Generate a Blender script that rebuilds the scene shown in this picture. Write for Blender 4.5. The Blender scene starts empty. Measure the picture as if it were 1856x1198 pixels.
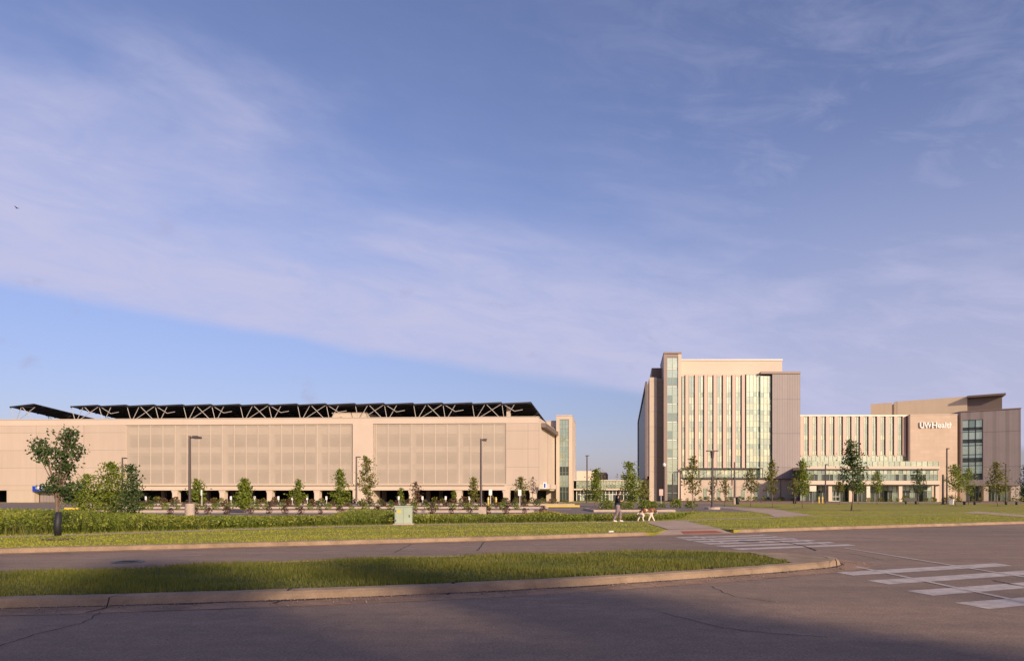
import bpy, bmesh, math, random
import numpy as np
from mathutils import Vector, Matrix, Quaternion
R = math.radians
SC = bpy.context.scene
COL = SC.collection

# ------------------------------------------------------------------ camera
CAMH, HOR, CX, F = 1.6, 896.0, 928.0, 1237.0
cam_d = bpy.data.cameras.new('camera'); cam = bpy.data.objects.new('camera', cam_d); COL.objects.link(cam)
cam_d.sensor_width = 36; cam_d.lens = 24; cam_d.shift_y = 0.16; cam_d.clip_start = 0.1; cam_d.clip_end = 6000
cam.location = (0, 0, CAMH); cam.rotation_euler = (R(90), 0, 0); SC.camera = cam
SC.view_settings.view_transform = 'Standard'; SC.view_settings.look = 'None'
SC.view_settings.exposure = 0.53; SC.view_settings.gamma = 1.0

# ------------------------------------------------------------------ sun and sky
SUN_AZ, SUN_EL = 33.0, 20.0      # degrees to the right of straight behind the camera, elevation
sd = Vector((math.sin(R(SUN_AZ)) * math.cos(R(SUN_EL)), -math.cos(R(SUN_AZ)) * math.cos(R(SUN_EL)), math.sin(R(SUN_EL))))
sun_d = bpy.data.lights.new('sun', 'SUN'); sun = bpy.data.objects.new('sun', sun_d); COL.objects.link(sun)
sun_d.energy = 3.4; sun_d.angle = R(1.8); sun_d.color = (1.0, 0.80, 0.58)
sun.rotation_euler = sd.to_track_quat('Z', 'Y').to_euler(); sun.location = (30, -40, 40)

W = bpy.data.worlds.new('World'); SC.world = W; W.use_nodes = True
nt = W.node_tree; N = nt.nodes; L = nt.links
bg = N['Background']; bg.inputs[1].default_value = 0.12
sky = N.new('ShaderNodeTexSky'); sky.sky_type = 'NISHITA'; sky.sun_disc = False
sky.sun_elevation = R(SUN_EL); sky.sun_rotation = R(180 - SUN_AZ); sky.air_density = 1.0; sky.dust_density = 1.2; sky.ozone_density = 1.6
tc = N.new('ShaderNodeTexCoord')
def wmath(op, a, b=None, c=None):
    n = N.new('ShaderNodeMath'); n.operation = op
    for i, v in enumerate((a, b, c)):
        if v is None: continue
        if isinstance(v, (int, float)): n.inputs[i].default_value = v
        else: L.new(v, n.inputs[i])
    return n.outputs[0]
def wdot(v):
    n = N.new('ShaderNodeVectorMath'); n.operation = 'DOT_PRODUCT'; L.new(tc.outputs['Generated'], n.inputs[0]); n.inputs[1].default_value = v
    return n.outputs['Value']
def wsmooth(x, a, b):
    n = N.new('ShaderNodeMapRange'); n.interpolation_type = 'SMOOTHSTEP'; L.new(x, n.inputs[0]); n.inputs[1].default_value = a; n.inputs[2].default_value = b
    return n.outputs[0]
def wcomb(a, b, c):
    n = N.new('ShaderNodeCombineXYZ')
    for i, v in enumerate((a, b, c)): L.new(v, n.inputs[i])
    return n.outputs[0]
def wnoise(vec, scale, detail=6, rough=0.6, dist=0.0):
    n = N.new('ShaderNodeTexNoise'); L.new(vec, n.inputs['Vector']); n.inputs['Scale'].default_value = scale
    n.inputs['Detail'].default_value = detail; n.inputs['Roughness'].default_value = rough; n.inputs['Distortion'].default_value = dist
    return n.outputs['Fac']
a1 = Vector((-0.75, 1, 0.292)); a2 = Vector((0.19, 1, 0.138))
nb = a1.cross(a2); nb = -nb.normalized(); bdir = (a2 - a1).normalized(); cdir = nb.cross(bdir)
s = wdot(nb); al = wdot(bdir); ac = wdot(cdir)
strc = wcomb(wmath('MULTIPLY', al, 0.9), wmath('MULTIPLY', ac, 1.0), wmath('MULTIPLY', s, 3.2))
n1 = wnoise(strc, 2.1, 8, 0.55, 0.3)
n2 = wnoise(strc, 9.0, 8, 0.65, 0.6)
iso = wnoise(tc.outputs['Generated'], 6.0, 8, 0.6, 0.4)
sw = wmath('ADD', s, wmath('MULTIPLY', wmath('SUBTRACT', n1, 0.5), 0.05))
lower = wsmooth(sw, -0.003, 0.018)
upper = wmath('SUBTRACT', 1.0, wsmooth(wmath('ADD', s, wmath('MULTIPLY', wmath('SUBTRACT', n1, 0.5), 0.5)), 0.06, 0.34))
band = wmath('MULTIPLY', wmath('MULTIPLY', lower, upper), wmath('ADD', 0.62, wmath('MULTIPLY', wsmooth(n2, 0.28, 0.72), 0.34)))
right = wsmooth(wdot((1, 0, 0)), -0.05, 0.45)
low = wmath('SUBTRACT', 1.0, wsmooth(wdot((0, 0, 1)), 0.05, 0.5))
wisp = wmath('MULTIPLY', wsmooth(wmath('ADD', wmath('MULTIPLY', n2, 0.6), wmath('MULTIPLY', iso, 0.4)), 0.40, 0.76), 0.50)
gen = wmath('MULTIPLY', lower, wmath('MULTIPLY', wmath('ADD', 0.10, wmath('MULTIPLY', right, 0.62)), wisp))
lowr = wmath('MULTIPLY', wmath('MULTIPLY', right, low), wmath('MULTIPLY', lower, 0.75))
hz = wmath('MULTIPLY', wmath('SUBTRACT', 1.0, wsmooth(wdot((0, 0, 1)), 0.0, 0.14)), 0.30)
dens = wmath('MAXIMUM', wmath('MAXIMUM', band, gen), wmath('MAXIMUM', lowr, hz))
# small grey puffs under and in the band
puffn = wsmooth(wnoise(wcomb(wmath('MULTIPLY', al, 1.0), ac, wmath('MULTIPLY', s, 1.5)), 11.0, 6, 0.62, 0.2), 0.60, 0.76)
puffz = wmath('MULTIPLY', wsmooth(wdot((0, 0, 1)), 0.05, 0.12), wmath('SUBTRACT', 1.0, wsmooth(wdot((0, 0, 1)), 0.26, 0.42)))
puff = wmath('MULTIPLY', wmath('MULTIPLY', puffn, puffz), 0.5)
tint = N.new('ShaderNodeMix'); tint.data_type = 'RGBA'; tint.blend_type = 'MULTIPLY'; tint.inputs[0].default_value = 1.0
L.new(sky.outputs[0], tint.inputs[6])
tg = N.new('ShaderNodeMix'); tg.data_type = 'RGBA'; L.new(wsmooth(wdot((0, 0, 1)), 0.0, 0.42), tg.inputs[0]); tg.inputs[6].default_value = (0.56, 0.49, 0.64, 1); tg.inputs[7].default_value = (0.88, 0.75, 0.92, 1)
L.new(tg.outputs[2], tint.inputs[7])
mx = N.new('ShaderNodeMix'); mx.data_type = 'RGBA'; L.new(dens, mx.inputs[0]); L.new(tint.outputs[2], mx.inputs[6]); mx.inputs[7].default_value = (3.2, 3.2, 4.45, 1)
m2 = N.new('ShaderNodeMix'); m2.data_type = 'RGBA'; L.new(puff, m2.inputs[0]); L.new(mx.outputs[2], m2.inputs[6]); m2.inputs[7].default_value = (2.35, 2.3, 3.3, 1)
L.new(m2.outputs[2], bg.inputs[0])

# ------------------------------------------------------------------ pixel <-> world helpers
def G(px, py, z=0.0):
    D = (CAMH - z) * F / (py - HOR); return ((px - CX) / F * D, D)
def XZ(px, py, D): return ((px - CX) / F * D, D, CAMH + (HOR - py) / F * D)

# ------------------------------------------------------------------ materials
MATS = {}
def mat(name, col, rough=0.8, var=0.12, scale=1.0, bump=0.0, bscale=30.0, metal=0.0, kind=None, **k):
    if name in MATS: return MATS[name]
    m = bpy.data.materials.new(name); MATS[name] = m; m.use_nodes = True
    nt = m.node_tree; N = nt.nodes; L = nt.links; p = N['Principled BSDF']
    p.inputs['Roughness'].default_value = rough; p.inputs['Metallic'].default_value = metal
    if 'spec' in k: p.inputs['Specular IOR Level'].default_value = k['spec']
    t = N.new('ShaderNodeTexCoord'); src = t.outputs['Object']
    def noise(sc, det=5, r=0.6, vec=None):
        n = N.new('ShaderNodeTexNoise'); n.inputs['Scale'].default_value = sc; n.inputs['Detail'].default_value = det; n.inputs['Roughness'].default_value = r
        L.new(vec or src, n.inputs['Vector']); return n.outputs['Fac']
    def mixc(f, a, b, blend='MIX'):
        n = N.new('ShaderNodeMix'); n.data_type = 'RGBA'; n.blend_type = blend
        if isinstance(f, (int, float)): n.inputs[0].default_value = f
        else: L.new(f, n.inputs[0])
        for i, v in ((6, a), (7, b)):
            if isinstance(v, (tuple, list)): n.inputs[i].default_value = (*v[:3], 1)
            else: L.new(v, n.inputs[i])
        return n.outputs[2]
    def rng(x, a, b, c=0.0, d=1.0):
        n = N.new('ShaderNodeMapRange'); L.new(x, n.inputs[0])
        for i, v in enumerate((a, b, c, d)): n.inputs[i + 1].default_value = v
        return n.outputs[0]
    c1 = tuple(min(1, x * (1 - var)) for x in col); c2 = tuple(min(1, x * (1 + var)) for x in col)
    out = mixc(rng(noise(scale), 0.3, 0.7), c1, c2)
    bh = None
    if kind == 'leaf':
        g = N.new('ShaderNodeNewGeometry'); out = mixc(rng(g.outputs['Random Per Island'], 0, 1), k['a'], k['b'])
        if 'big' in k:
            out = mixc(rng(noise(k['big'], 3), 0.42, 0.62), out, mixc(rng(g.outputs['Random Per Island'], 0, 1), k['c'], k['d']))
    if kind == 'panel':   # precast panels: joints on the facade, object x / z
        sp = N.new('ShaderNodeSeparateXYZ'); L.new(src, sp.inputs[0]); cb = N.new('ShaderNodeCombineXYZ')
        ad = N.new('ShaderNodeMath'); ad.operation = 'ADD'; L.new(sp.outputs[0], ad.inputs[0]); L.new(sp.outputs[1], ad.inputs[1])
        L.new(ad.outputs[0], cb.inputs[0]); L.new(sp.outputs[2], cb.inputs[1])
        b = N.new('ShaderNodeTexBrick'); L.new(cb.outputs[0], b.inputs['Vector']); b.offset = k.get('off', 0.0); b.inputs['Scale'].default_value = 1
        b.inputs['Brick Width'].default_value = k['bw']; b.inputs['Row Height'].default_value = k['bh']; b.inputs['Mortar Size'].default_value = k.get('ms', 0.03)
        b.inputs['Mortar Smooth'].default_value = 0.2; b.inputs['Bias'].default_value = 0.0
        v = k.get('pv', 0.04)
        b.inputs['Color1'].default_value = (1 - v, 1 - v, 1 - v, 1); b.inputs['Color2'].default_value = (1, 1, 1, 1); mo = k.get('mo', 0.7); b.inputs['Mortar'].default_value = (mo, mo, mo, 1)
        out = mixc(1.0, out, b.outputs['Color'], 'MULTIPLY')
        st = N.new('ShaderNodeMapping'); L.new(src, st.inputs[0]); st.inputs['Scale'].default_value = (1.2, 1.2, 0.12)
        out = mixc(0.5, out, mixc(rng(noise(0.9, 6, 0.6, st.outputs[0]), 0.3, 0.75), (0.86, 0.84, 0.82), (1, 1, 1)), 'MULTIPLY')
    if kind == 'ribs':
        sp = N.new('ShaderNodeSeparateXYZ'); L.new(src, sp.inputs[0])
        ad = N.new('ShaderNodeMath'); ad.operation = 'ADD'; L.new(sp.outputs[0], ad.inputs[0]); L.new(sp.outputs[1], ad.inputs[1])
        mu = N.new('ShaderNodeMath'); mu.operation = 'MULTIPLY'; L.new(ad.outputs[0], mu.inputs[0]); mu.inputs[1].default_value = 6.283 / k.get('pitch', 0.55)
        si = N.new('ShaderNodeMath'); si.operation = 'SINE'; L.new(mu.outputs[0], si.inputs[0])
        out = mixc(rng(si.outputs[0], 0.3, 0.8), out, mixc(1.0, out, (0.84, 0.83, 0.82), 'MULTIPLY'))
        st = N.new('ShaderNodeMapping'); L.new(src, st.inputs[0]); st.inputs['Scale'].default_value = (2.4, 2.4, 0.05)
        out = mixc(0.6, out, mixc(rng(noise(1.0, 6, 0.7, st.outputs[0]), 0.3, 0.7), (0.8, 0.79, 0.8), (1.05, 1.05, 1.05)), 'MULTIPLY')
        z = sp.outputs[2]
        fr = N.new('ShaderNodeMath'); fr.operation = 'WRAP'; L.new(z, fr.inputs[0]); fr.inputs[1].default_value = 0; fr.inputs[2].default_value = k.get('row', 7.4)
        out = mixc(rng(fr.outputs[0], 0.10, 0.14, 0.45, 0.0), out, (0.05, 0.045, 0.045))
    if kind == 'road':
        big = rng(noise(0.12, 4, 0.55), 0.35, 0.7); out = mixc(big, out, k['b'])
        st = N.new('ShaderNodeMapping'); L.new(src, st.inputs[0]); st.inputs['Rotation'].default_value = (0, 0, R(-24)); st.inputs['Scale'].default_value = (0.12, 0.9, 1)
        out = mixc(0.8, out, mixc(rng(noise(1.0, 6, 0.62, st.outputs[0]), 0.3, 0.7), (0.78, 0.78, 0.8), (1.18, 1.15, 1.12)), 'MULTIPLY')
        out = mixc(0.9, out, mixc(rng(noise(34, 4, 0.9), 0.35, 0.65), (0.48, 0.48, 0.48), (1.55, 1.5, 1.45)), 'MULTIPLY')
        out = mixc(0.6, out, mixc(rng(noise(3.2, 7, 0.75), 0.35, 0.68), (0.68, 0.67, 0.67), (1.2, 1.18, 1.16)), 'MULTIPLY')
        v = N.new('ShaderNodeTexVoronoi'); v.feature = 'DISTANCE_TO_EDGE'; v.inputs['Scale'].default_value = 0.17
        wv = N.new('ShaderNodeVectorMath'); wv.operation = 'ADD'; L.new(src, wv.inputs[0])
        nn = N.new('ShaderNodeTexNoise'); nn.inputs['Scale'].default_value = 0.8; nn.inputs['Detail'].default_value = 6; L.new(src, nn.inputs['Vector']); L.new(nn.outputs['Color'], wv.inputs[1])
        L.new(wv.outputs[0], v.inputs['Vector'])
        out = mixc(rng(v.outputs['Distance'], 0.0, 0.0016, 0.25, 0.0), out, (0.02, 0.018, 0.018))
    if kind == 'turf':
        out = mixc(rng(noise(0.35, 5, 0.6), 0.35, 0.68), out, k['b'])
        out = mixc(rng(noise(1.7, 6, 0.7), 0.55, 0.8), out, k['c'])
        st = N.new('ShaderNodeMapping'); L.new(src, st.inputs[0]); st.inputs['Rotation'].default_value = (0, 0, R(-24)); st.inputs['Scale'].default_value = (0.05, 0.8, 1)
        out = mixc(0.9, out, mixc(rng(noise(1.0, 4, 0.6, st.outputs[0]), 0.35, 0.65), (0.62, 0.7, 0.6), (1.2, 1.12, 1.1)), 'MULTIPLY')
    if kind == 'stain':
        out = mixc(rng(noise(k.get('ss', 1.1), 7, 0.7), 0.42, 0.68), out, k['b'])
        out = mixc(0.7, out, mixc(rng(noise(45, 3, 0.8), 0.3, 0.7), (0.75, 0.74, 0.72), (1.2, 1.2, 1.2)), 'MULTIPLY')
    if not isinstance(out, tuple): L.new(out, p.inputs['Base Color'])
    if bump:
        bn = N.new('ShaderNodeBump'); bn.inputs['Strength'].default_value = bump; bn.inputs['Distance'].default_value = k.get('bd', 0.02)
        L.new(noise(bscale, 4, 0.7), bn.inputs['Height']); L.new(bn.outputs[0], p.inputs['Normal'])
    if kind == 'leaf':
        o = N['Material Output']; tr = N.new('ShaderNodeBsdfTranslucent'); L.new(out, tr.inputs[0]); ms = N.new('ShaderNodeMixShader'); ms.inputs[0].default_value = k.get('tr', 0.35)
        L.new(p.outputs[0], ms.inputs[1]); L.new(tr.outputs[0], ms.inputs[2]); L.new(ms.outputs[0], o.inputs[0])
    if 'alpha' in k:      # fine perforated mesh
        o = N['Material Output']; tr = N.new('ShaderNodeBsdfTransparent'); ms = N.new('ShaderNodeMixShader'); ms.inputs[0].default_value = k['alpha']
        L.new(tr.outputs[0], ms.inputs[1]); L.new(p.outputs[0], ms.inputs[2]); L.new(ms.outputs[0], o.inputs[0])
    return m

peach = mat('precast_peach', (0.565, 0.455, 0.355), 0.85, 0.04, 0.08, 0.15, 20, kind='panel', bw=8.8, bh=3.3, ms=0.045, mo=0.66, pv=0.07)
peachp = mat('precast_peach_plain', (0.60, 0.485, 0.38), 0.85, 0.05, 0.15, 0.15, 20)
ochre = mat('precast_sand', (0.72, 0.56, 0.38), 0.85, 0.04, 0.1, 0.1, 20, kind='panel', bw=4.6, bh=9.0, ms=0.05, mo=0.8)
stone = mat('stone_cladding', (0.57, 0.435, 0.325), 0.85, 0.05, 0.3, 0.1, 20, kind='panel', bw=1.9, bh=0.75, ms=0.02, mo=0.86, pv=0.09, off=0.5)
brownw = mat('ribbed_brown_panel', (0.30, 0.25, 0.235), 0.6, 0.05, 0.4, kind='ribs')
brownp = mat('brown_metal', (0.24, 0.165, 0.135), 0.5, 0.05, 0.4)
brownd = mat('dark_brown_cladding', (0.17, 0.125, 0.105), 0.6, 0.05, 0.5)
purple = mat('shade_tinted_cladding', (0.22, 0.18, 0.20), 0.45, 0.05, 0.4, kind='ribs', pitch=1.4, row=4.0)  # dark purple tone puts the shade of the flank and recess into the colour
finm = mat('pink_fin', (0.60, 0.42, 0.33), 0.6, 0.03, 0.5)
screenm = mat('mesh_screen', (0.57, 0.475, 0.37), 0.6, 0.05, 0.2, alpha=0.68)
seamm = mat('screen_frame', (0.60, 0.49, 0.38), 0.5, 0.05)
darkin = mat('garage_interior', (0.07, 0.06, 0.055), 0.9, 0.2, 0.5)  # near-black colour carries the deep shade inside the openings
dkmetal = mat('dark_metal', (0.035, 0.033, 0.034), 0.45, 0.1, metal=0.3)
polem = mat('bronze_pole', (0.10, 0.075, 0.07), 0.45, 0.1, metal=0.3)
steelm = mat('pale_steel', (0.50, 0.45, 0.40), 0.45, 0.06, metal=0.1)
pvm = mat('solar_underside', (0.018, 0.016, 0.02), 0.55, 0.3, 2.0)
coping = mat('coping_metal', (0.62, 0.52, 0.42), 0.4, 0.04, metal=0.1)
white = mat('white_paint', (0.78, 0.75, 0.72), 0.5, 0.03)
framew = mat('white_frame', (0.72, 0.70, 0.66), 0.4, 0.03)
bluem = mat('blue_sign_face', (0.01, 0.05, 0.42), 0.4, 0.03)
yellow = mat('yellow_paint', (0.70, 0.47, 0.05), 0.5, 0.08)
def glass(name, col, rough=0.12, metal=0.75): return mat(name, col, rough, 0.08, 0.35, 0.12, 0.7, metal=metal, bd=0.25)
g1 = glass('glass_pale_green', (0.60, 0.67, 0.47)); g2 = glass('glass_green', (0.50, 0.59, 0.43)); g3 = glass('glass_bright', (0.76, 0.80, 0.52))
g4 = glass('spandrel_green', (0.36, 0.42, 0.33), 0.3, 0.5); gd = glass('glass_dark', (0.06, 0.075, 0.065), 0.08, 0.2); gt = glass('glass_teal', (0.30, 0.38, 0.30), 0.1, 0.6)
mull = mat('mullion_green', (0.30, 0.33, 0.25), 0.4, 0.05, metal=0.2)
conc = mat('concrete', (0.46, 0.36, 0.29), 0.9, 0.12, 3.0, 0.3, 40)
roadm = mat('asphalt_road', (0.215, 0.152, 0.112), 0.9, 0.1, 0.6, 0.8, 60, kind='road', b=(0.30, 0.205, 0.145), bd=0.006)
kerbm = mat('kerb_concrete', (0.35, 0.245, 0.155), 0.9, 0.1, 1.5, 0.8, 25, kind='stain', b=(0.21, 0.14, 0.09), bd=0.01)
panm = mat('gutter_concrete', (0.36, 0.215, 0.13), 0.95, 0.15, 1.2, 0.6, 50, kind='stain', b=(0.18, 0.11, 0.07), bd=0.012)
pathm = mat('path_concrete', (0.46, 0.33, 0.24), 0.9, 0.1, 1.0, 0.2, 40, kind='stain', b=(0.38, 0.27, 0.19))
lotm = mat('lot_asphalt', (0.19, 0.14, 0.115), 0.9, 0.1, 0.3)
mulch = mat('mulch', (0.13, 0.065, 0.045), 1.0, 0.35, 3.0, 0.6, 20)
turf = mat('turf', (0.29, 0.275, 0.025), 1.0, 0.2, 4.0, 0.9, 25, kind='turf', b=(0.36, 0.29, 0.05), c=(0.15, 0.17, 0.02), bd=0.06)
soil = mat('turf_underlay', (0.055, 0.062, 0.018), 1.0, 0.3, 5.0, 0.5, 20)
paintm = mat('road_paint', (0.55, 0.47, 0.42), 0.7, 0.1, 4.0, kind='stain', b=(0.33, 0.265, 0.225), ss=3.5)
rustm = mat('tactile_red', (0.33, 0.085, 0.045), 0.8, 0.15, 3.0)
crackm = mat('crack', (0.02, 0.016, 0.014), 1.0, 0.1)
boxg = mat('pale_green_metal', (0.36, 0.42, 0.31), 0.5, 0.06, 1.5)
bark = mat('bark', (0.20, 0.135, 0.10), 0.95, 0.25, 6.0, 0.5, 30)
guard = mat('black_tree_guard', (0.018, 0.017, 0.022), 0.6, 0.2)
LF = dict(kind='leaf', rough=0.6)
lf_mid = mat('leaves_green', (0.08, 0.1, 0.02), a=(0.10, 0.15, 0.012), b=(0.26, 0.29, 0.025), **LF)
lf_dark = mat('leaves_dark', (0.08, 0.1, 0.02), a=(0.035, 0.062, 0.014), b=(0.085, 0.13, 0.024), tr=0.25, **LF)
lf_vdark = mat('leaves_deep_green', (0.02, 0.1, 0.02), a=(0.012, 0.026, 0.016), b=(0.03, 0.05, 0.024), tr=0.15, **LF)
lf_yel = mat('leaves_olive', (0.1, 0.1, 0.02), a=(0.11, 0.12, 0.015), b=(0.25, 0.225, 0.035), **LF)
lf_brn = mat('leaves_reddish', (0.1, 0.1, 0.02), a=(0.10, 0.045, 0.025), b=(0.17, 0.10, 0.04), **LF)
lf_red = mat('leaves_maroon', (0.1, 0.05, 0.02), a=(0.045, 0.018, 0.015), b=(0.10, 0.035, 0.025), tr=0.2, **LF)
lawnm = mat('lawn_blades', (0.1, 0.1, 0.02), a=(0.36, 0.375, 0.02), b=(0.50, 0.46, 0.05), big=0.6, c=(0.20, 0.25, 0.014), d=(0.36, 0.36, 0.04), tr=0.4, **LF)
grassm = mat('grass_blades', (0.1, 0.1, 0.02), a=(0.15, 0.165, 0.016), b=(0.29, 0.255, 0.045), big=0.55, c=(0.09, 0.12, 0.014), d=(0.20, 0.20, 0.03), tr=0.4, **LF)
tallm = mat('tall_grass_blades', (0.1, 0.1, 0.02), a=(0.08, 0.12, 0.012), b=(0.21, 0.25, 0.02), big=0.9, c=(0.05, 0.09, 0.012), d=(0.30, 0.27, 0.05), tr=0.4, **LF)
herbm = mat('herb_leaves', (0.1, 0.1, 0.02), a=(0.08, 0.13, 0.012), b=(0.25, 0.28, 0.02), big=0.5, c=(0.12, 0.16, 0.012), d=(0.42, 0.38, 0.06), tr=0.3, **LF)
flow = mat('wild_flowers', (0.1, 0.1, 0.02), a=(0.55, 0.20, 0.04), b=(0.62, 0.42, 0.12), tr=0.3, **LF)

# ------------------------------------------------------------------ mesh helpers
class MB:
    def __init__(s): s.v = []; s.f = []; s.m = []; s.mats = []
    def mi(s, m):
        if m not in s.mats: s.mats.append(m)
        return s.mats.index(m)
    def quad(s, a, b, c, d, m):
        n = len(s.v); s.v += [a, b, c, d]; s.f.append((n, n + 1, n + 2, n + 3)); s.m.append(s.mi(m))
    def poly(s, pts, m):
        n = len(s.v); s.v += list(pts); s.f.append(tuple(range(n, n + len(pts)))); s.m.append(s.mi(m))
    def hexa(s, p, m):     # p: 8 points, bottom 4 (ccw from above) then top 4
        n = len(s.v); s.v += list(p); k = s.mi(m)
        for f in ((3, 2, 1, 0), (4, 5, 6, 7), (0, 1, 5, 4), (1, 2, 6, 5), (2, 3, 7, 6), (3, 0, 4, 7)):
            s.f.append(tuple(n + i for i in f)); s.m.append(k)
    def box(s, x0, x1, y0, y1, z0, z1, m):
        s.hexa([(x0, y0, z0), (x1, y0, z0), (x1, y1, z0), (x0, y1, z0), (x0, y0, z1), (x1, y0, z1), (x1, y1, z1), (x0, y1, z1)], m)
    def tube(s, pts, rad, m, n=8, cap=True):
        k = s.mi(m); b0 = len(s.v); P = [Vector(p) for p in pts]
        for i, p in enumerate(P):
            t = (P[min(i + 1, len(P) - 1)] - P[max(i - 1, 0)]).normalized()
            ref = Vector((1, 0, 0)) if abs(t.x) < 0.9 else Vector((0, 1, 0))
            u = t.cross(ref).normalized(); w = t.cross(u)
            r = rad[i] if isinstance(rad, (list, tuple)) else rad
            for j in range(n):
                a = 2 * math.pi * j / n; s.v.append(tuple(p + u * math.cos(a) * r + w * math.sin(a) * r))
        for i in range(len(P) - 1):
            for j in range(n):
                a = b0 + i * n + j; b = b0 + i * n + (j + 1) % n; s.f.append((a, b, b + n, a + n)); s.m.append(k)
        if cap:
            s.f.append(tuple(b0 + j for j in range(n))); s.m.append(k)
            e = b0 + (len(P) - 1) * n; s.f.append(tuple(e + j for j in reversed(range(n)))); s.m.append(k)
    def build(s, name, parent=None, smooth=False, local=False):
        off = Vector((0, 0, 0))
        if parent is not None and not local:
            q = parent
            while q: off += q.location; q = q.parent
        me = bpy.data.meshes.new(name); me.from_pydata([tuple(Vector(v) - off) for v in s.v], [], s.f)
        for m in s.mats: me.materials.append(m)
        me.polygons.foreach_set('material_index', s.m)
        if smooth: me.polygons.foreach_set('use_smooth', [True] * len(s.f))
        bm = bmesh.new(); bm.from_mesh(me); bmesh.ops.recalc_face_normals(bm, faces=bm.faces) if not getattr(s, 'keep', False) else None; bm.to_mesh(me); bm.free()
        me.update(); o = bpy.data.objects.new(name, me); COL.objects.link(o); o.parent = parent
        return o
def tag(o, label=None, cat=None, group=None, kind=None):
    if label: o['label'] = label
    if cat: o['category'] = cat
    if group: o['group'] = group
    if kind: o['kind'] = kind
    return o
def thing(name, loc, label, cat, group=None, rz=0.0):
    o = bpy.data.objects.new(name, None); COL.objects.link(o); o.location = loc; o.rotation_euler = (0, 0, rz); o.empty_display_size = 0.5
    return tag(o, label, cat, group)
def sub(name, parent):
    o = bpy.data.objects.new(name, None); COL.objects.link(o); o.parent = parent; return o
def dup(o, parent=None):
    c = o.copy(); COL.objects.link(c); c.parent = parent
    for ch in list(o.children): dup(ch, c)
    return c
class Fr:      # a facade: base line on the ground from P0 along a, depth along d
    def __init__(s, px0, D0, px1, D1, d):
        s.P = Vector(((px0 - CX) / F * D0, D0)); q = Vector(((px1 - CX) / F * D1, D1)); s.a = (q - s.P).normalized(); s.d = Vector(d).normalized()
    def xy(s, u, t): return s.P + s.a * u + s.d * t
    def u(s, px, t=0.0):
        k = (px - CX) / F; P = s.P + s.d * t
        return (k * P.y - P.x) / (s.a.x - k * s.a.y)
    def D(s, px, t=0.0): return s.xy(s.u(px, t), t).y
    def z(s, py, px, t=0.0): return CAMH + (HOR - py) / F * s.D(px, t)
    def box(s, mb, u0, u1, z0, z1, t0, t1, m):
        c = [s.xy(u0, t0), s.xy(u1, t0), s.xy(u1, t1), s.xy(u0, t1)]
        mb.hexa([(p.x, p.y, z0) for p in c] + [(p.x, p.y, z1) for p in c], m)
    def pbox(s, mb, px0, px1, z0, z1, t0, t1, m, tp=None):
        tp = t0 if tp is None else tp
        s.box(mb, s.u(px0, tp), s.u(px1, tp), z0, z1, t0, t1, m)
    def pt(s, u, z, t): p = s.xy(u, t); return (p.x, p.y, z)
    def bar(s, mb, u0, z0, u1, z1, t0, t1, r, m, n=6): mb.tube([s.pt(u0, z0, t0), s.pt(u1, z1, t1)], r, m, n)
rnd = random.Random(7)
def glazing(fr, mb, u0, u1, z0, z1, t, ncol, rows, mu=0.06, gm=None, mm=None, proud=0.06):
    """rows: list of (z_top_fraction, [materials]) from the bottom up; each pane tilted a hair so that it mirrors its own bit of sky"""
    mm = mm or mull; zp = z0
    for zf, ms in rows:
        zt = z0 + (z1 - z0) * zf
        for c in range(ncol):
            ua = u0 + (u1 - u0) * c / ncol; ub = u0 + (u1 - u0) * (c + 1) / ncol
            j = [rnd.uniform(-0.012, 0.012) for _ in range(2)]
            mb.quad(fr.pt(ua, zp, t + j[0]), fr.pt(ub, zp, t - j[0]), fr.pt(ub, zt, t - j[0] + j[1]), fr.pt(ua, zt, t + j[0] + j[1]), rnd.choice(ms))
        fr.box(mb, u0, u1, zt - mu / 2, zt + mu / 2, t - proud, t + 0.03, mm)
        zp = zt
    for c in range(ncol + 1):
        ua = u0 + (u1 - u0) * c / ncol
        fr.box(mb, ua - mu / 2, ua + mu / 2, z0, z1, t - proud - 0.02, t + 0.03, mm)
def poly_obj(name, pts, z, m, label=None, cat=None, kind='structure', skirt=0.0):
    mb = MB(); P = [(p[0], p[1], z if len(p) < 3 else p[2]) for p in pts]; mb.poly(P, m)
    if skirt:
        for a, b in zip(P, P[1:] + P[:1]): mb.quad(a, b, (b[0], b[1], b[2] - skirt), (a[0], a[1], a[2] - skirt), m)
    return tag(mb.build(name), label, cat, None, kind)
def normals2(pts, closed):
    out = []; n = len(pts)
    for i in range(n):
        a = Vector(pts[(i - 1) % n] if closed or i > 0 else pts[i]); b = Vector(pts[(i + 1) % n] if closed or i < n - 1 else pts[i])
        t = (b - a).normalized(); out.append(Vector((-t.y, t.x)))
    return out
def offs(pts, d, closed=False): return [Vector(p) + n * d for p, n in zip(pts, normals2(pts, closed))]
def resample(pts, step, closed=False):
    P = [Vector(p) for p in pts]; n = len(P); out = []
    def cr(p0, p1, p2, p3, t): return 0.5 * ((2 * p1) + (p2 - p0) * t + (2 * p0 - 5 * p1 + 4 * p2 - p3) * t * t + (3 * p1 - p0 - 3 * p2 + p3) * t ** 3)
    for i in range(n if closed else n - 1):
        g = lambda j: P[j % n] if closed else P[max(0, min(n - 1, j))]
        k = max(1, int((g(i + 1) - g(i)).length / step))
        for j in range(k): out.append(cr(g(i - 1), g(i), g(i + 1), g(i + 2), j / k))
    if not closed: out.append(P[-1])
    return out
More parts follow.
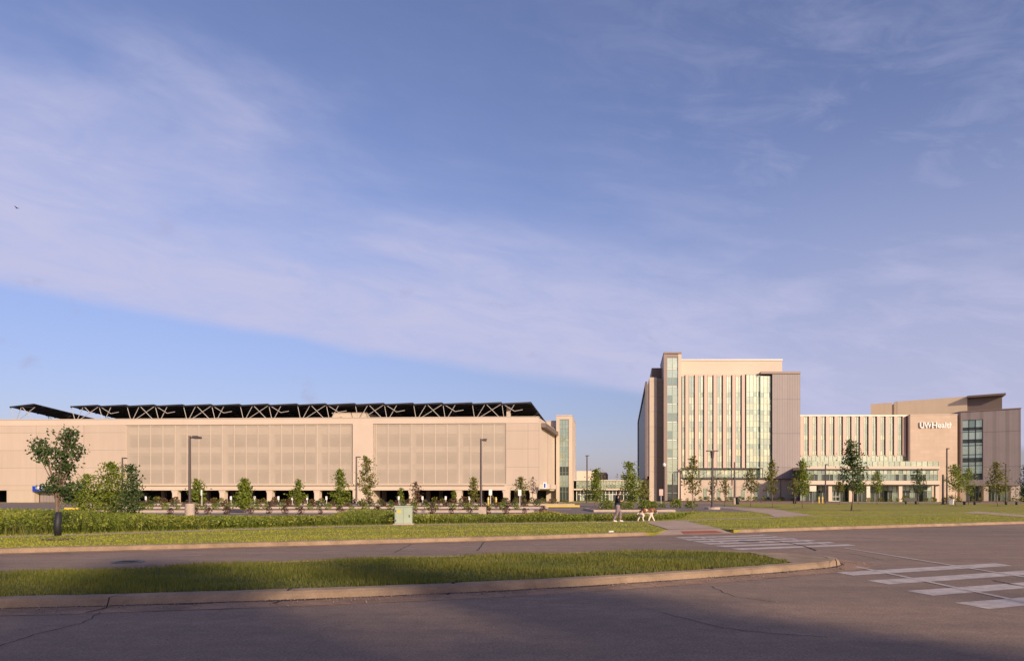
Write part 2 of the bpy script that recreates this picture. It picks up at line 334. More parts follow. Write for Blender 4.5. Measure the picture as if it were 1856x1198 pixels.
def sweep(name, pts, prof, m, closed=False, jit=0.0, seed=1, step=0.35, **k):
    """prof: [(offset to the left, z)]"""
    r = random.Random(seed); pts = resample(pts, step, closed); rows = [[(q.x + r.uniform(-jit, jit), q.y + r.uniform(-jit, jit), z + r.uniform(-jit, jit) * 0.5) for q in offs(pts, o, closed)] for o, z in prof]
    mb = MB(); mb.keep = True; n = len(pts); b = len(mb.v); mi = mb.mi(m)
    for row in rows: mb.v += row
    for i in range(len(rows) - 1):
        for j in range(n if closed else n - 1):
            jn = (j + 1) % n; mb.f.append((i * n + j, i * n + jn, (i + 1) * n + jn, (i + 1) * n + j)); mb.m.append(mi)
    return tag(mb.build(name), k.get('label'), k.get('cat'), None, k.get('kind', 'structure'))
def inside(P, poly):
    x, y = P[:, 0], P[:, 1]; c = np.zeros(len(P), bool); n = len(poly)
    for i in range(n):
        x0, y0 = poly[i][0], poly[i][1]; x1, y1 = poly[(i + 1) % n][0], poly[(i + 1) % n][1]
        if y0 == y1: continue
        k = ((y0 > y) != (y1 > y)) & (x < (x1 - x0) * (y - y0) / (y1 - y0) + x0); c ^= k
    return c
def blades(name, pts, h, w, m, seed, label, cat, segs=1, lean=0.35, z=0.0, hvar=0.5):
    r = np.random.default_rng(seed); n = len(pts); a = r.uniform(0, 2 * np.pi, n); H = h * (1 - hvar * r.random(n)) if np.isscalar(h) else h * (1 - hvar * r.random(n))
    wd = w * (0.6 + 0.8 * r.random(n)); la = r.uniform(0, 2 * np.pi, n); ln = lean * H * r.random(n)
    dx, dy = np.cos(a) * wd / 2, np.sin(a) * wd / 2; lx, ly = np.cos(la) * ln, np.sin(la) * ln
    base = np.stack([pts[:, 0], pts[:, 1], np.full(n, z)], 1)
    A = base + np.stack([-dx, -dy, 0 * dx], 1); B = base + np.stack([dx, dy, 0 * dx], 1)
    T = base + np.stack([lx, ly, H], 1)
    if segs == 1:
        V = np.stack([A, B, T], 1).reshape(-1, 3); k = 3
    else:
        M = base + np.stack([lx * 0.3, ly * 0.3, H * 0.55], 1); C = M + np.stack([dx * .8, dy * .8, 0 * dx], 1); Dd = M - np.stack([dx * .8, dy * .8, 0 * dx], 1)
        V = np.stack([A, B, C, T, Dd], 1).reshape(-1, 3); k = 5
    me = bpy.data.meshes.new(name); me.vertices.add(len(V)); me.vertices.foreach_set('co', V.ravel())
    me.loops.add(len(V)); me.loops.foreach_set('vertex_index', np.arange(len(V), dtype=np.int32)); me.polygons.add(n)
    me.polygons.foreach_set('loop_start', np.arange(0, len(V), k, dtype=np.int32)); me.polygons.foreach_set('loop_total', np.full(n, k, np.int32))
    me.materials.append(m); me.update(calc_edges=True); o = bpy.data.objects.new(name, me); COL.objects.link(o)
    return tag(o, label, cat, None, 'stuff')

# ------------------------------------------------------------------ ground, roads, kerbs
poly_obj('ground', [(-3000, -2500), (3000, -2500), (3000, 3500), (-3000, 3500)], -0.15, turf, 'flat green land reaching to the horizon')
LZ = 0.12
K = [(-60, -1.5), (-40, 8.0), (-25, 14.2), (-13.9, 18.5), (-7.3, 21.05), (-0.54, 23.8), (6.0, 26.9), (8.9, 28.2), (15.3, 31.4), (28.0, 37.3), (60, 52), (120, 80)]
notch = [(5.6, 26.72), (6.6, 28.9), (9.0, 29.6), (9.2, 28.35)]
Ks = resample(K, 1.5)
lawnK = [(p.x, p.y + 0.05) for p in Ks if p.x < 5.5] + notch + [(p.x, p.y + 0.05) for p in Ks if p.x > 9.3]
lawn_poly = lawnK + [(600, 300), (900, 2400), (-900, 2400), (-400, -60)]
poly_obj('lawn', lawn_poly, LZ, turf, 'mown lawn beyond the road, running back to the buildings', skirt=0.15)
road_poly = [(p.x, p.y + 0.3) for p in Ks] + [(300, 165), (300, -80), (-160, -80), (-160, -40)]
poly_obj('road', road_poly, 0.0, roadm, 'worn grey brown road with crosswalk markings and cracks')
def without(poly, x0, x1, keep_left): return [p for p in resample(poly, 0.5) if (p.x <= x0 if keep_left else p.x >= x1)]
kp = [(0.0, -0.02), (0.02, 0.115), (0.05, 0.135), (0.28, 0.14), (0.30, 0.10)]
sweep('kerb', without(K, 5.6, 9.2, True), kp, kerbm, jit=0.006, label='long tan concrete kerb at the lawn, left of the ramp')
sweep('kerb', without(K, 5.6, 9.2, False), kp, kerbm, jit=0.006, label='tan concrete kerb at the lawn, right of the ramp')
sweep('gutter', K, [(-0.55, 0.006), (-0.3, 0.008), (0.02, 0.010)], panm, jit=0.004, label='stained gutter strip along the far kerb')
mb = MB(); a, b, c, d = [Vector((*p, 0)) for p in ((5.6, 26.72), (9.2, 28.35), (9.0, 29.6), (6.6, 28.9))]
mb.quad((a.x, a.y, .012), (b.x, b.y, .012), (c.x, c.y, LZ + .004), (d.x, d.y, LZ + .004), pathm)
tag(mb.build('ramp'), 'sloped concrete kerb ramp between the crosswalk and the path', None, None, 'structure')
def rampz(x, y, up=0.006):
    n = (b - a).cross(Vector((c.x, c.y, LZ - .008)) - Vector((a.x, a.y, 0))).normalized(); return 0.012 - ((x - a.x) * n.x + (y - a.y) * n.y) / n.z + up
mb = MB(); q = [(6.9, 27.45), (8.75, 28.25), (8.6, 28.85), (6.95, 28.15)]
mb.poly([(x, y, rampz(x, y)) for x, y in q], rustm)
for i in range(9):
    for j in range(3):
        t, w2 = (i + .5) / 9, (j + .5) / 3; x = (q[0][0] * (1 - t) + q[1][0] * t) * (1 - w2) + (q[3][0] * (1 - t) + q[2][0] * t) * w2; y = (q[0][1] * (1 - t) + q[1][1] * t) * (1 - w2) + (q[3][1] * (1 - t) + q[2][1] * t) * w2
        mb.tube([(x, y, rampz(x, y, 0)), (x, y, rampz(x, y, 0.014))], 0.03, rustm, 6)
tag(mb.build('tactile_pad'), 'rust red tactile paving pad at the foot of the kerb ramp', 'paving pad')
# median
M0 = [(-60, -3.0), (-35, 1.5), (-20, 6.4), (-12, 8.75), (-7.17, 9.56), (-5.77, 9.8), (-3.3, 10.36), (-0.96, 11.05), (1.27, 11.9), (3.8, 13.1), (5.7, 14.15), (6.95, 14.95), (7.5, 15.55), (7.62, 16.2), (7.3, 16.85),
      (6.5, 17.5), (5.2, 17.95), (3.2, 17.9), (0, 17.0), (-5.2, 15.1), (-9.7, 12.95), (-20, 9.0), (-35, 4.2), (-60, -0.6)]
Ms = resample(M0, 0.4, True)
mp = [(p.x, p.y) for p in offs(Ms, 0.24, True)]
poly_obj('median', mp, 0.125, soil, 'grass covered median strip between the two carriageways')
sweep('median_kerb', M0, [(0.0, -0.02), (0.05, 0.09), (0.10, 0.13), (0.27, 0.14), (0.30, 0.11)], kerbm, True, 0.008, 2, 0.3, label='cracked concrete kerb round the grass median')
sweep('median_gutter', M0, [(-0.62, 0.005), (-0.3, 0.009), (0.02, 0.012)], panm, True, 0.006, 3, 0.3, label='stained brown gutter strip beside the median kerb')
nose = [p for p in mp if p[0] > 5.85]
poly_obj('median_nose', nose, 0.132, kerbm, 'bare concrete nose at the tip of the median')
# crosswalks: two runs of bars with thin edge lines
u = Vector((0.925, 0.38)).normalized()
mb = MB()
def bar(px0, y0, x1, w, z=0.004):
    p = Vector((px0, y0)); ln = (x1 - px0) / u.x; e = p + u * ln; off = Vector((0.0, w))
    n = 6; r = random.Random(int(y0 * 100)); lo = [p + (e - p) * i / n for i in range(n + 1)]
    pts = [(q.x, q.y + r.uniform(-.012, .012), z) for q in lo] + [(q.x, q.y + w + r.uniform(-.012, .012), z) for q in reversed(lo)]
    pts[-1] = (pts[-1][0] - 0.12, pts[-1][1], z); mb.poly(pts, paintm)
for x0, y0, x1 in ((6.66, 9.6, 11.6), (6.67, 10.85, 11.4), (6.72, 12.2, 11.3), (6.75, 13.55, 11.25), (6.6, 19.75, 10.8), (6.45, 20.85, 10.7), (6.35, 21.9, 10.5), (6.3, 22.9, 10.3), (6.2, 23.9, 10.1), (6.2, 25.0, 9.9)):
    bar(x0, y0 - 0.05, x1, 0.55)
for xx, y0, y1 in ((7.62, 9.4, 15.2), (9.93, 7.0, 20.4), (7.0, 22.0, 26.3), (10.0, 21.6, 27.6)):
    mb.poly([(xx - 0.06, y0, 0.008), (xx + 0.06, y0, 0.008), (xx + 0.05, y1, 0.008), (xx - 0.05, y1, 0.008)], paintm)
for xx, yy in ((-10.7, 17.1), (-8.9, 17.8), (-7.2, 18.6), (-5.3, 19.2), (-3.3, 20.2), (-1.5, 21.1), (.7, 22.0)):      # worn lane dashes
    p = Vector((xx, yy - .15)); e = p + u * 0.75
    mb.poly([(p.x, p.y, .004), (e.x, e.y, .004), (e.x, e.y + .12, .004), (p.x, p.y + .12, .004)], mat('worn_paint', (0.34, 0.27, 0.24), 0.8, 0.1))
tag(mb.build('crosswalk'), 'worn white crosswalk bars and thin lines painted on the road', None, None, 'structure')
gp = [p for p in resample(M0[:14], 0.18) if -12 < p.x < 8.2]; mbg = MB(); rg = random.Random(12)
for sgnw, zz_ in ((.03, .0135),):
    A_ = offs(gp, -.01); 
    for i in range(len(gp) - 1):
        w0 = .035 + .10 * abs(math.sin(i * .37) * math.sin(i * .11)) + rg.uniform(0, .02); B_ = offs(gp[i:i + 2], -w0); mbg.quad((A_[i].x, A_[i].y, zz_), (A_[i + 1].x, A_[i + 1].y, zz_), (B_[1].x, B_[1].y, zz_), (B_[0].x, B_[0].y, zz_), mat('grime', (.05, .03, .02), 1.0))
tag(mbg.build('kerb_grime'), 'line of dark grit where the median kerb meets the gutter', None, None, 'structure')
# cracks, patches, manholes
mb = MB()
def crack(pts, w, z, seed=0, zz=None):
    r = random.Random(seed); P = resample([Vector(p) for p in pts], 0.12); 
    for i in range(1, len(P) - 1): P[i] = P[i] + Vector((r.uniform(-.025, .025), r.uniform(-.035, .035)))
    lft = offs(P, w / 2); rgt = offs(P, -w / 2)
    for i in range(len(P) - 1): mb.quad((lft[i].x, lft[i].y, z), (lft[i + 1].x, lft[i + 1].y, z), (rgt[i + 1].x, rgt[i + 1].y, z), (rgt[i].x, rgt[i].y, z), crackm)
crack([G(0, 1170), G(80, 1145), G(150, 1128), G(188, 1106)], 0.011, 0.005, 1)
crack([G(715, 1001), G(745, 986)], 0.03, 0.004, 2); crack([G(865, 998), G(877, 982)], 0.035, 0.004, 3)
crack([G(1390, 978), G(1450, 988), G(1480, 998)], 0.05, 0.012, 4); crack([G(1480, 995), G(1540, 1003), G(1600, 1015)], 0.02, 0.01, 5)
crack([G(1530, 973), G(1610, 977)], 0.06, 0.005, 6); crack([G(1800, 1052), G(1840, 1060), G(1870, 1064)], 0.04, 0.012, 7)
crack([G(1200, 1110), G(1330, 1140), G(1500, 1155)], 0.012, 0.005, 8); crack([G(1290, 1062), G(1330, 1080), G(1400, 1090)], 0.012, 0.005, 9)
tag(mb.build('road_crack'), 'dark cracks running across the road surface', None, None, 'structure')
for px, py, px2, w in ((195, 1096, 8, .03), (520, 1080, 8, .03), (820, 1066, 3, .04), (1050, 1050, -6, .035), (1290, 1038, -5, .05), (1516, 1023, 2, .03)):
    mb = MB(); x, y = G(px, py + 6); x2 = x + 0.10; 
    pts = [(x - 0.05, y - 0.42, .016), (x, y - .02, .016), (x + 0.01, y + .03, .150), (x + 0.05, y + 0.16, .163), (x + .12, y + .30, .165)]
    rr = random.Random(px)
    for i in range(len(pts) - 1):
        p, q = Vector(pts[i]), Vector(pts[i + 1]); h = Vector((w / 2 * rr.uniform(.6, 1.3), 0, 0)); mb.quad(p - h, p + h, q + h, q - h, crackm)
    tag(mb.build('kerb_joint'), 'open dark joint broken through the median kerb', None, 'joints in the median kerb', 'structure')
def disc(name, x, y, z, r, m, label, cat):
    mb = MB(); mb.tube([(x, y, z - .01), (x, y, z)], r, m, 20)
    for a in range(6): mb.box(x - r * .6, x + r * .6, y - r * .5 + a * r * .2, y - r * .46 + a * r * .2, z, z + 0.006, dkmetal)
    tag(mb.build(name), label, cat)
x, y = G(232, 1018); disc('manhole_cover', x, y, .012, .36, dkmetal, 'dark iron manhole cover in the roadway left of the worn lane dashes', 'manhole cover')
x, y = G(1357, 981.5); disc('manhole_cover', x, y, .016, .34, dkmetal, 'dark iron manhole cover in the far crosswalk', 'manhole cover')
# gravel in the gutters
gr = np.random.default_rng(4); gv = []; gf = []; k = 0
near = [p for p in resample(M0[:14], 0.05) if -9 < p.x < 8]; nn = offs(near, 0)
nm = normals2(near, False)
for i in range(2600):
    j = gr.integers(len(near)); p = near[j] - nm[j] * (gr.exponential(0.16) + 0.02); sz = gr.uniform(.004, .013) * (1.6 if gr.random() < .06 else 1)
    if gr.random() < 0.25: p = p - nm[j] * gr.uniform(.1, .5)
    c0 = Vector((p.x, p.y, 0.012 + sz * .5)); vs = [c0 + Vector(v) * sz * gr.uniform(.7, 1.3) for v in ((1, 0, 0), (0, 1, 0), (-1, 0, 0), (0, -1, 0), (0, 0, .8), (0, 0, -.8))]
    gv += [tuple(v) for v in vs]; gf += [(k, k + 1, k + 4), (k + 1, k + 2, k + 4), (k + 2, k + 3, k + 4), (k + 3, k, k + 4)]; k += 6
for i in range(1100):
    yy = gr.uniform(5.5, 15); xx = gr.uniform(-.78, .78) * yy
    if inside(np.array([[xx, yy]]), [(p.x, p.y) for p in offs(Ms, -.05, True)])[0]: continue
    sz = gr.uniform(.003, .009); c0 = Vector((xx, yy, sz * .5)); vs = [c0 + Vector(v) * sz * gr.uniform(.7, 1.3) for v in ((1, 0, 0), (0, 1, 0), (-1, 0, 0), (0, -1, 0), (0, 0, .8), (0, 0, -.8))]
    gv += [tuple(v) for v in vs]; gf += [(k, k + 1, k + 4), (k + 1, k + 2, k + 4), (k + 2, k + 3, k + 4), (k + 3, k, k + 4)]; k += 6
me = bpy.data.meshes.new('gravel'); me.from_pydata(gv, [], gf); gm = mat('gravel', (0.2, 0.15, 0.1), 0.9, kind='leaf', a=(0.08, 0.055, 0.045), b=(0.42, 0.33, 0.26), tr=0.0); me.materials.append(gm)
o = bpy.data.objects.new('gravel', me); COL.objects.link(o); tag(o, 'loose grit and small stones lying in the gutter', 'gravel', None, 'stuff')
# paths on the lawn
PZ = LZ + 0.006
GL = lambda px, py: G(px, py, LZ)
sw0 = [(-60, 8), (-40, 17.0), GL(-120, 977), GL(0, 972.5), GL(140, 969), GL(460, 958.5), GL(700, 952), GL(1000, 947.5), GL(1120, 945.5), GL(1205, 944.5)]
sw1 = [GL(1205, 944.5), GL(1300, 941), GL(1400, 937.5), GL(1480, 934.5), GL(1700, 931.5), GL(1900, 929)]
lftw = offs(resample(sw0, 2), 0.45); rgtw = offs(resample(sw0, 2), -0.40)
poly_obj('sidewalk', [tuple(p) for p in rgtw] + [tuple(p) for p in reversed(lftw)], PZ, pathm, 'narrow concrete sidewalk along the tall grass')
lftw = offs(resample(sw1, 2), 0.3); rgtw = offs(resample(sw1, 2), -0.4)
poly_obj('sidewalk', [tuple(p) for p in rgtw] + [tuple(p) for p in reversed(lftw)], PZ + .004, pathm, 'thin concrete sidewalk crossing the lawn beyond the ramp')
poly_obj('path', [(6.6, 28.88), (9.02, 29.62), GL(1240, 944.3), GL(1180, 944.6), GL(1172, 947.5)], PZ + .008, pathm, 'pinkish concrete path rising from the kerb ramp')
poly_obj('path', [GL(1262, 917), GL(1310, 917.6), GL(1400, 922), GL(1474, 934.5), GL(1405, 937.3), GL(1390, 931), GL(1330, 922.5)], PZ + .012, pathm, 'pale path slanting over the lawn to the tower')
poly_obj('path', [GL(1745, 929), GL(1770, 926.5), GL(1856, 933.5), GL(2000, 944), GL(2000, 949), GL(1856, 937.5)], PZ + .012, pathm, 'curved path at the right edge of the lawn')
# car park in front of the garage
ZP = LZ + 0.008
poly_obj('parking_lot', [(-190, 46.5), (9.5, 46.5), (14.5, 60), (22, 84), (30, 118), (30, 122), (-190, 122)], ZP, lotm, 'grey car park and driveways before the garage')
poly_obj('driveway', [(14, 60), (20, 58), (28, 84), (33, 112), (160, 112), (160, 119), (30, 119)], ZP + .004, lotm, 'driveway that bends away along the tower')
poly_obj('promenade', [(31, 119.2), (170, 119.2), (170, 127), (31, 127)], ZP + .008, pathm, 'pale paved walk along the foot of the buildings')
def strip(name, x0, x1, y0, y1, z, m, label, h=0.0, kind='structure'):
    mb = MB(); mb.box(x0, x1, y0, y1, LZ, z, m); return tag(mb.build(name), label, None, None, kind)
beds = [(-38, 1.5, 56.2, 63, 'planting bed nearest the tall grass'), (-44, 3.5, 72, 80, 'planting bed across the middle of the car park'), (-60, 8.5, 96, 106, 'planting bed at the foot of the garage')]
for x0, x1, y0, y1, lb in beds:
    strip('planting_bed', x0, x1, y0, y1, LZ + .16, mulch, 'brown mulch ' + lb)
    mb = MB(); mb.box(x0 - .3, x1 + .3, y0 - .35, y0 - .002, LZ, LZ + .20, conc); mb.box(x0 - .3, x1 + .3, y1 + .002, y1 + .35, LZ, LZ + .19, conc)
    mb.box(x0 - .3, x0 - .002, y0, y1, LZ, LZ + .19, conc); mb.box(x1 + .002, x1 + .3, y0, y1, LZ, LZ + .19, conc)
    tag(mb.build('bed_kerb'), 'pale concrete kerb around the ' + lb, None, None, 'structure')
for x0, x1, y0, y1, lb in ((-38, -6, 52.6, 54.4, 'pale paving strip before the nearest bed'), (-46, 6, 68.0, 69.6, 'pale paving strip in the middle of the car park'), (-62, 9, 92, 94.4, 'pale walk before the garage bed')):
    poly_obj('paving_strip', [(x0, y0), (x1, y0), (x1, y1), (x0, y1)], ZP + .006, conc, lb)
strip('planting_bed', 7.2, 13.5, 58, 66, LZ + .16, mulch, 'mulch island bed between the two driveways')
mb = MB(); mb.box(6.9, 13.8, 57.6, 57.99, LZ, LZ + .2, conc); mb.box(6.9, 7.19, 58, 66, LZ, LZ + .19, conc); mb.box(13.51, 13.8, 58, 66, LZ, LZ + .19, conc)
tag(mb.build('bed_kerb'), 'pale kerb around the island bed between the driveways', None, None, 'structure')
strip('yellow_kerb', 2.0, 8.0, 80.5, 80.8, LZ + .22, yellow, 'yellow painted kerb near the garage entrance')
strip('yellow_kerb', -43.3, -40.6, 66, 66.3, LZ + .22, yellow, 'yellow painted kerb behind the shrubby trees')
strip('planting_bed', 32, 62, 129, 148, LZ + .15, mulch, 'mulch bed at the foot of the tower')
strip('planting_bed', 88, 120, 128, 139, LZ + .15, mulch, 'mulch bed by the stone wall and brown wing')

# ------------------------------------------------------------------ grass
r = np.random.default_rng(11)
P = np.stack([r.uniform(-16, 8.2, 330000), r.uniform(8, 20.5, 330000)], 1)
ylo = np.interp(P[:, 0], [p[0] for p in M0[:13]], [p[1] for p in M0[:13]])
keep = (inside(P, [(p.x, p.y) for p in offs(Ms, 0.30, True)]) | (inside(P, [(p.x, p.y) for p in offs(Ms, 0.10, True)]) & (P[:, 1] > ylo + 3))) & (np.abs(P[:, 0]) < 0.80 * P[:, 1] + .6) & ((P[:, 0] + (P[:, 1] - 15.5) * .12 + .12 * np.sin(P[:, 1] * 9)) < 5.95) & (r.random(len(P)) < np.clip(22.0 / P[:, 1] - 0.6, 0.35, 1))
P = P[keep]
hh = 0.085 + 0.03 * np.sin(P[:, 0] * 1.3 + P[:, 1] * 2) 
blades('grass', P, hh, 0.014, grassm, 1, 'grass on the median strip between the two carriageways', 'grass', z=0.12)
P = np.stack([r.uniform(-30, 45, 420000), r.uniform(12, 60, 420000)], 1)
lawnnear = [(p.x, p.y + .3) for p in Ks if p.x < 5.4] + [(5.5, 27.1), (6.5, 29.02), (9.05, 29.72), (9.35, 28.7)] + [(p.x, p.y + .3) for p in Ks if 9.6 < p.x < 60] + [(60, 62), (-60, 62)]
keep = inside(P, lawnnear) & (np.abs(P[:, 0]) < 0.78 * P[:, 1] + .6) & (r.random(len(P)) < np.clip((20.0 / P[:, 1]) ** 1.6, 0, 1))
def on_path(P):
    c = inside(P, [tuple(p) for p in offs(resample(sw0, 2), -0.3)] + [tuple(p) for p in reversed(offs(resample(sw0, 2), 0.45))])
    c |= inside(P, [tuple(p) for p in offs(resample(sw1, 2), -0.3)] + [tuple(p) for p in reversed(offs(resample(sw1, 2), 0.3))])
    c |= inside(P, [(6.4, 28.6), (9.1, 29.3), GL(1242, 944.3), GL(1180, 944.6), GL(1172, 947.5)])
    c |= inside(P, [GL(1262, 917), GL(1310, 917.6), GL(1400, 922), GL(1474, 934.5), GL(1405, 937.3), GL(1390, 931), GL(1330, 922.5)])
    return c
P = P[keep]; P = P[~on_path(P)]
P = P[~((P[:, 1] > 45) & (P[:, 0] < 9))]
blades('grass', P, 0.06, 0.027, lawnm, 2, 'short lawn grass between the far kerb and the buildings', 'grass', z=LZ)
# tall meadow grass between the sidewalk and the car park
sp = [p for p in resample(sw0, 1.0)]
meadow = [(p.x, p.y) for p in offs(sp, 0.9)] + [GL(1235, 940), GL(1262, 922), (14, 52), (9, 47), (-60, 46)]
P = np.stack([r.uniform(-48, 19, 480000), r.uniform(20, 66, 480000)], 1)
keep = inside(P, meadow) & (np.abs(P[:, 0]) < 0.78 * P[:, 1] + 1); P = P[keep]
nzp = (np.sin(P[:, 0] * .7 + 1.3 * np.sin(P[:, 1] * .4)) * .5 + np.sin(P[:, 0] * 1.9 + P[:, 1]) * .25 + np.sin(P[:, 0] * .23 + 2) * .35)
P = P[r.random(len(P)) < np.clip(.8 + .3 * nzp, .4, 1)][:130000]
nzp = (np.sin(P[:, 0] * .7 + 1.3 * np.sin(P[:, 1] * .4)) * .5 + np.sin(P[:, 0] * 1.9 + P[:, 1]) * .25 + np.sin(P[:, 0] * .23 + 2) * .35)
hh = np.where(P[:, 0] < -14, 0.88, np.where(P[:, 0] < 0, 0.66, 0.5)) * (1 + .22 * nzp) * np.where(P[:, 0] > 10, .5, 1)
def meadow_cap(x, y):   # the planting gets lower towards the car park
    pxx = 928 + x / y * 1237; yt = np.interp(pxx, [0, 130, 260, 330, 600, 640, 700, 745, 950, 985, 1030, 1100, 1200, 1260], [922, 924, 931, 935, 934, 921, 924, 932, 932, 925, 932, 931, 932, 928])
    return np.clip(1.48 - (yt - 896) * y / 1237, 0.06, 1.2)
hh = np.minimum(hh, meadow_cap(P[:, 0], P[:, 1]) * (1.05 + .12 * np.sin(P[:, 0] * 3.1)))
# lower next to the path, full height a metre or two in
blades('tall_grass', P, hh * .92, 0.017, tallm, 3, 'tall unmown meadow grass between the sidewalk and the car park', 'tall grass', segs=2, z=LZ, lean=0.8, hvar=0.85)
P = np.stack([r.uniform(-12, 12, 6000), r.uniform(28, 44, 6000)], 1)
keep = inside(P, meadow) & (np.sin(P[:, 0] * 1.1) + np.sin(P[:, 0] * .37 + 1) + r.normal(0, .5, len(P)) > .7); P = P[keep]
FLOWERS = P
# ------------------------------------------------------------------ parking garage
GA = Fr(0, 129, 976, 124, (0.19, 0.98))
gz = lambda py: GA.z(py, 500)
gar = thing('parking_garage', (-45, 128, 0), 'long low beige parking garage with mesh screens and solar canopy on the roof', 'garage')
zt, zm1, zm0, zl, zo = gz(758.5), gz(769), gz(878), gz(879.5), gz(888.3)
zpar = zt
UL = GA.u(-260); UR = GA.u(976, 0)
mb = MB()
GA.box(mb, UL, GA.u(228), zl, zm1, 0, 1.2, peach)
GA.box(mb, UL, UR, zm1, zt, -0.05, 1.2, peachp)                    # parapet band
GA.box(mb, UL, UR + .08, zt, zt + .12, -0.15, 1.3, coping)
GA.box(mb, GA.u(228), GA.u(917), zo, zl, -0.25, 1.2, peachp)      # ledge beam under the mesh
GA.box(mb, GA.u(228), GA.u(917), zl, zl + .22, -0.6, 0.3, peachp)
GA.box(mb, GA.u(917), UR, zo, zm1, 0, 1.2, peach)
GA.box(mb, UL, GA.u(228), zo, zl, 0.0, 1.2, peach)
GA.box(mb, GA.u(12), GA.u(61), 0, zo - .004, 0.05, 1.2, peach)
GA.box(mb, GA.u(640), GA.u(676), 0, zm1 - .003, -0.18, 3.5, peachp)   # solid stair shaft
mb.build('wall', gar)
mb = MB(); GA.box(mb, GA.u(61.5), GA.u(110), 0, zo - .01, 1.3, 1.6, brownw); mb.build('ribbed_wall', gar)
# right-hand return wall, low block, far side
tb = 23.9
mb = MB(); GA.box(mb, UR - 1.2, UR, gz(880), zt - .01, 1.22, tb, peachp); GA.box(mb, UR - .4, UR + .02, gz(880), gz(765), 12.0, 12.25, brownp)
GA.box(mb, UR - 1.1, UR - .1, zo, gz(880) - .003, 1.25, tb, peachp); mb.build('side_wall', gar)
mb = MB(); z2 = GA.z(763.5, 1000, 24)
GA.pbox(mb, 990, 1009.5, 0, z2, 24, 36, peachp, 24); GA.pbox(mb, 990, 1009.7, z2, z2 + .15, 23.9, 36.1, coping, 24); mb.build('link_wall', gar)
# stair tower
ST = Fr(1008, 146, 1037, 145.5, (2.6, 19)); szt = ST.z(753.5, 1030); sx = lambda px: ST.u(px)
mb = MB(); g0, g1z = ST.z(760, 1022), 0.3
ST.box(mb, sx(1008), sx(1014), 0, szt, 0, 17, peachp); ST.box(mb, sx(1031), sx(1037), 0, szt, 0, 17, peachp)
ST.box(mb, sx(1014), sx(1031), g0, szt, 0, 17, peachp); ST.box(mb, sx(1014), sx(1031), 0, g0 - .01, 2, 16.9, peachp)
ST.box(mb, sx(1007.5), sx(1037.3), szt, szt + .18, -.1, 17.2, coping); tw = mb.build('stair_tower', gar)
mb = MB(); H = g0 - g1z; rows = []
for frac, ms in ((.11, [gd]), (.17, [gd]), (.235, [g2]), (.31, [g1]), (.345, [gd]), (.42, [gd]), (.49, [g1, g2]), (.53, [g1]), (.60, [g2]), (.66, [g2]), (.73, [g1]), (.77, [g1]), (.84, [g2]), (.89, [g2]), (.94, [g1]), (1.0, [g1])): rows.append((frac, ms))
glazing(ST, mb, sx(1014) + .02, sx(1031) - .02, g1z, g0, .25, 3, rows, .07); o = mb.build('stair_glass', tw)
# floors, columns, darkness behind the screens
mb = MB()
for py0, py1 in ((773, 787), (810, 820), (842, 851), (876, 880)): GA.box(mb, GA.u(229), GA.u(639), gz(py1), gz(py0), 0.65, 1.0, peachp); GA.box(mb, GA.u(677), GA.u(916), gz(py1), gz(py0), 0.65, 1.0, peachp)
mb.build('spandrel', gar)
mb = MB(); dx = darkin
for py in (788, 821, 852, 880): GA.box(mb, GA.u(229), GA.u(975), gz(py) - .3, gz(py), 1.3, 26, conc)
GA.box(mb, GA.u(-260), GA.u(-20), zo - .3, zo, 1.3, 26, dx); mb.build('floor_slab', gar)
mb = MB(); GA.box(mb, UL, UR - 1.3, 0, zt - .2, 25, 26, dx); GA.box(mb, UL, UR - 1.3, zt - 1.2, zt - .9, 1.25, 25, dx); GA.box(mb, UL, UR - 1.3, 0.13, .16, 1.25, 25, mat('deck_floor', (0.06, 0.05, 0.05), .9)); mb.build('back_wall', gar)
bay = [231.2 + 85.8 * i for i in range(9)]
for i, px in enumerate(bay + [966]):
    if i in (0, 5): continue
    mb = MB(); c = GA.u(px); w = .46 if px < 900 else .55
    GA.box(mb, c - w, c + w, 0, zo - .004, -.05, 1.0, peachp)
    GA.box(mb, c - w - .12, c + w + .12, zo - .30, zo - .006, -.10, 1.05, peachp)
    for sgn in (-1, 1):     # tapered capital
        mb.hexa([GA.pt(c + sgn * w, zo - .6, -.04), GA.pt(c + sgn * (w + .01), zo - .6, -.04), GA.pt(c + sgn * (w + .01), zo - .6, .9), GA.pt(c + sgn * w, zo - .6, .9),
                 GA.pt(c + sgn * w, zo - .30, -.04), GA.pt(c + sgn * (w + .11), zo - .30, -.04), GA.pt(c + sgn * (w + .11), zo - .30, .9), GA.pt(c + sgn * w, zo - .30, .9)], peachp)
    mb.build('column', gar)
    if px < 900:
        mb = MB(); GA.box(mb, c - .5, c + .5, zl, zm1, .55, 1.15, peachp); mb.build('upper_column', gar)
for t in (9.5, 18):
    for i, px in enumerate(bay):
        mb = MB(); c = GA.u(px); GA.box(mb, c - .35, c + .35, .15, zt - 1.3, t, t + .7, conc); mb.build('inner_column', gar)
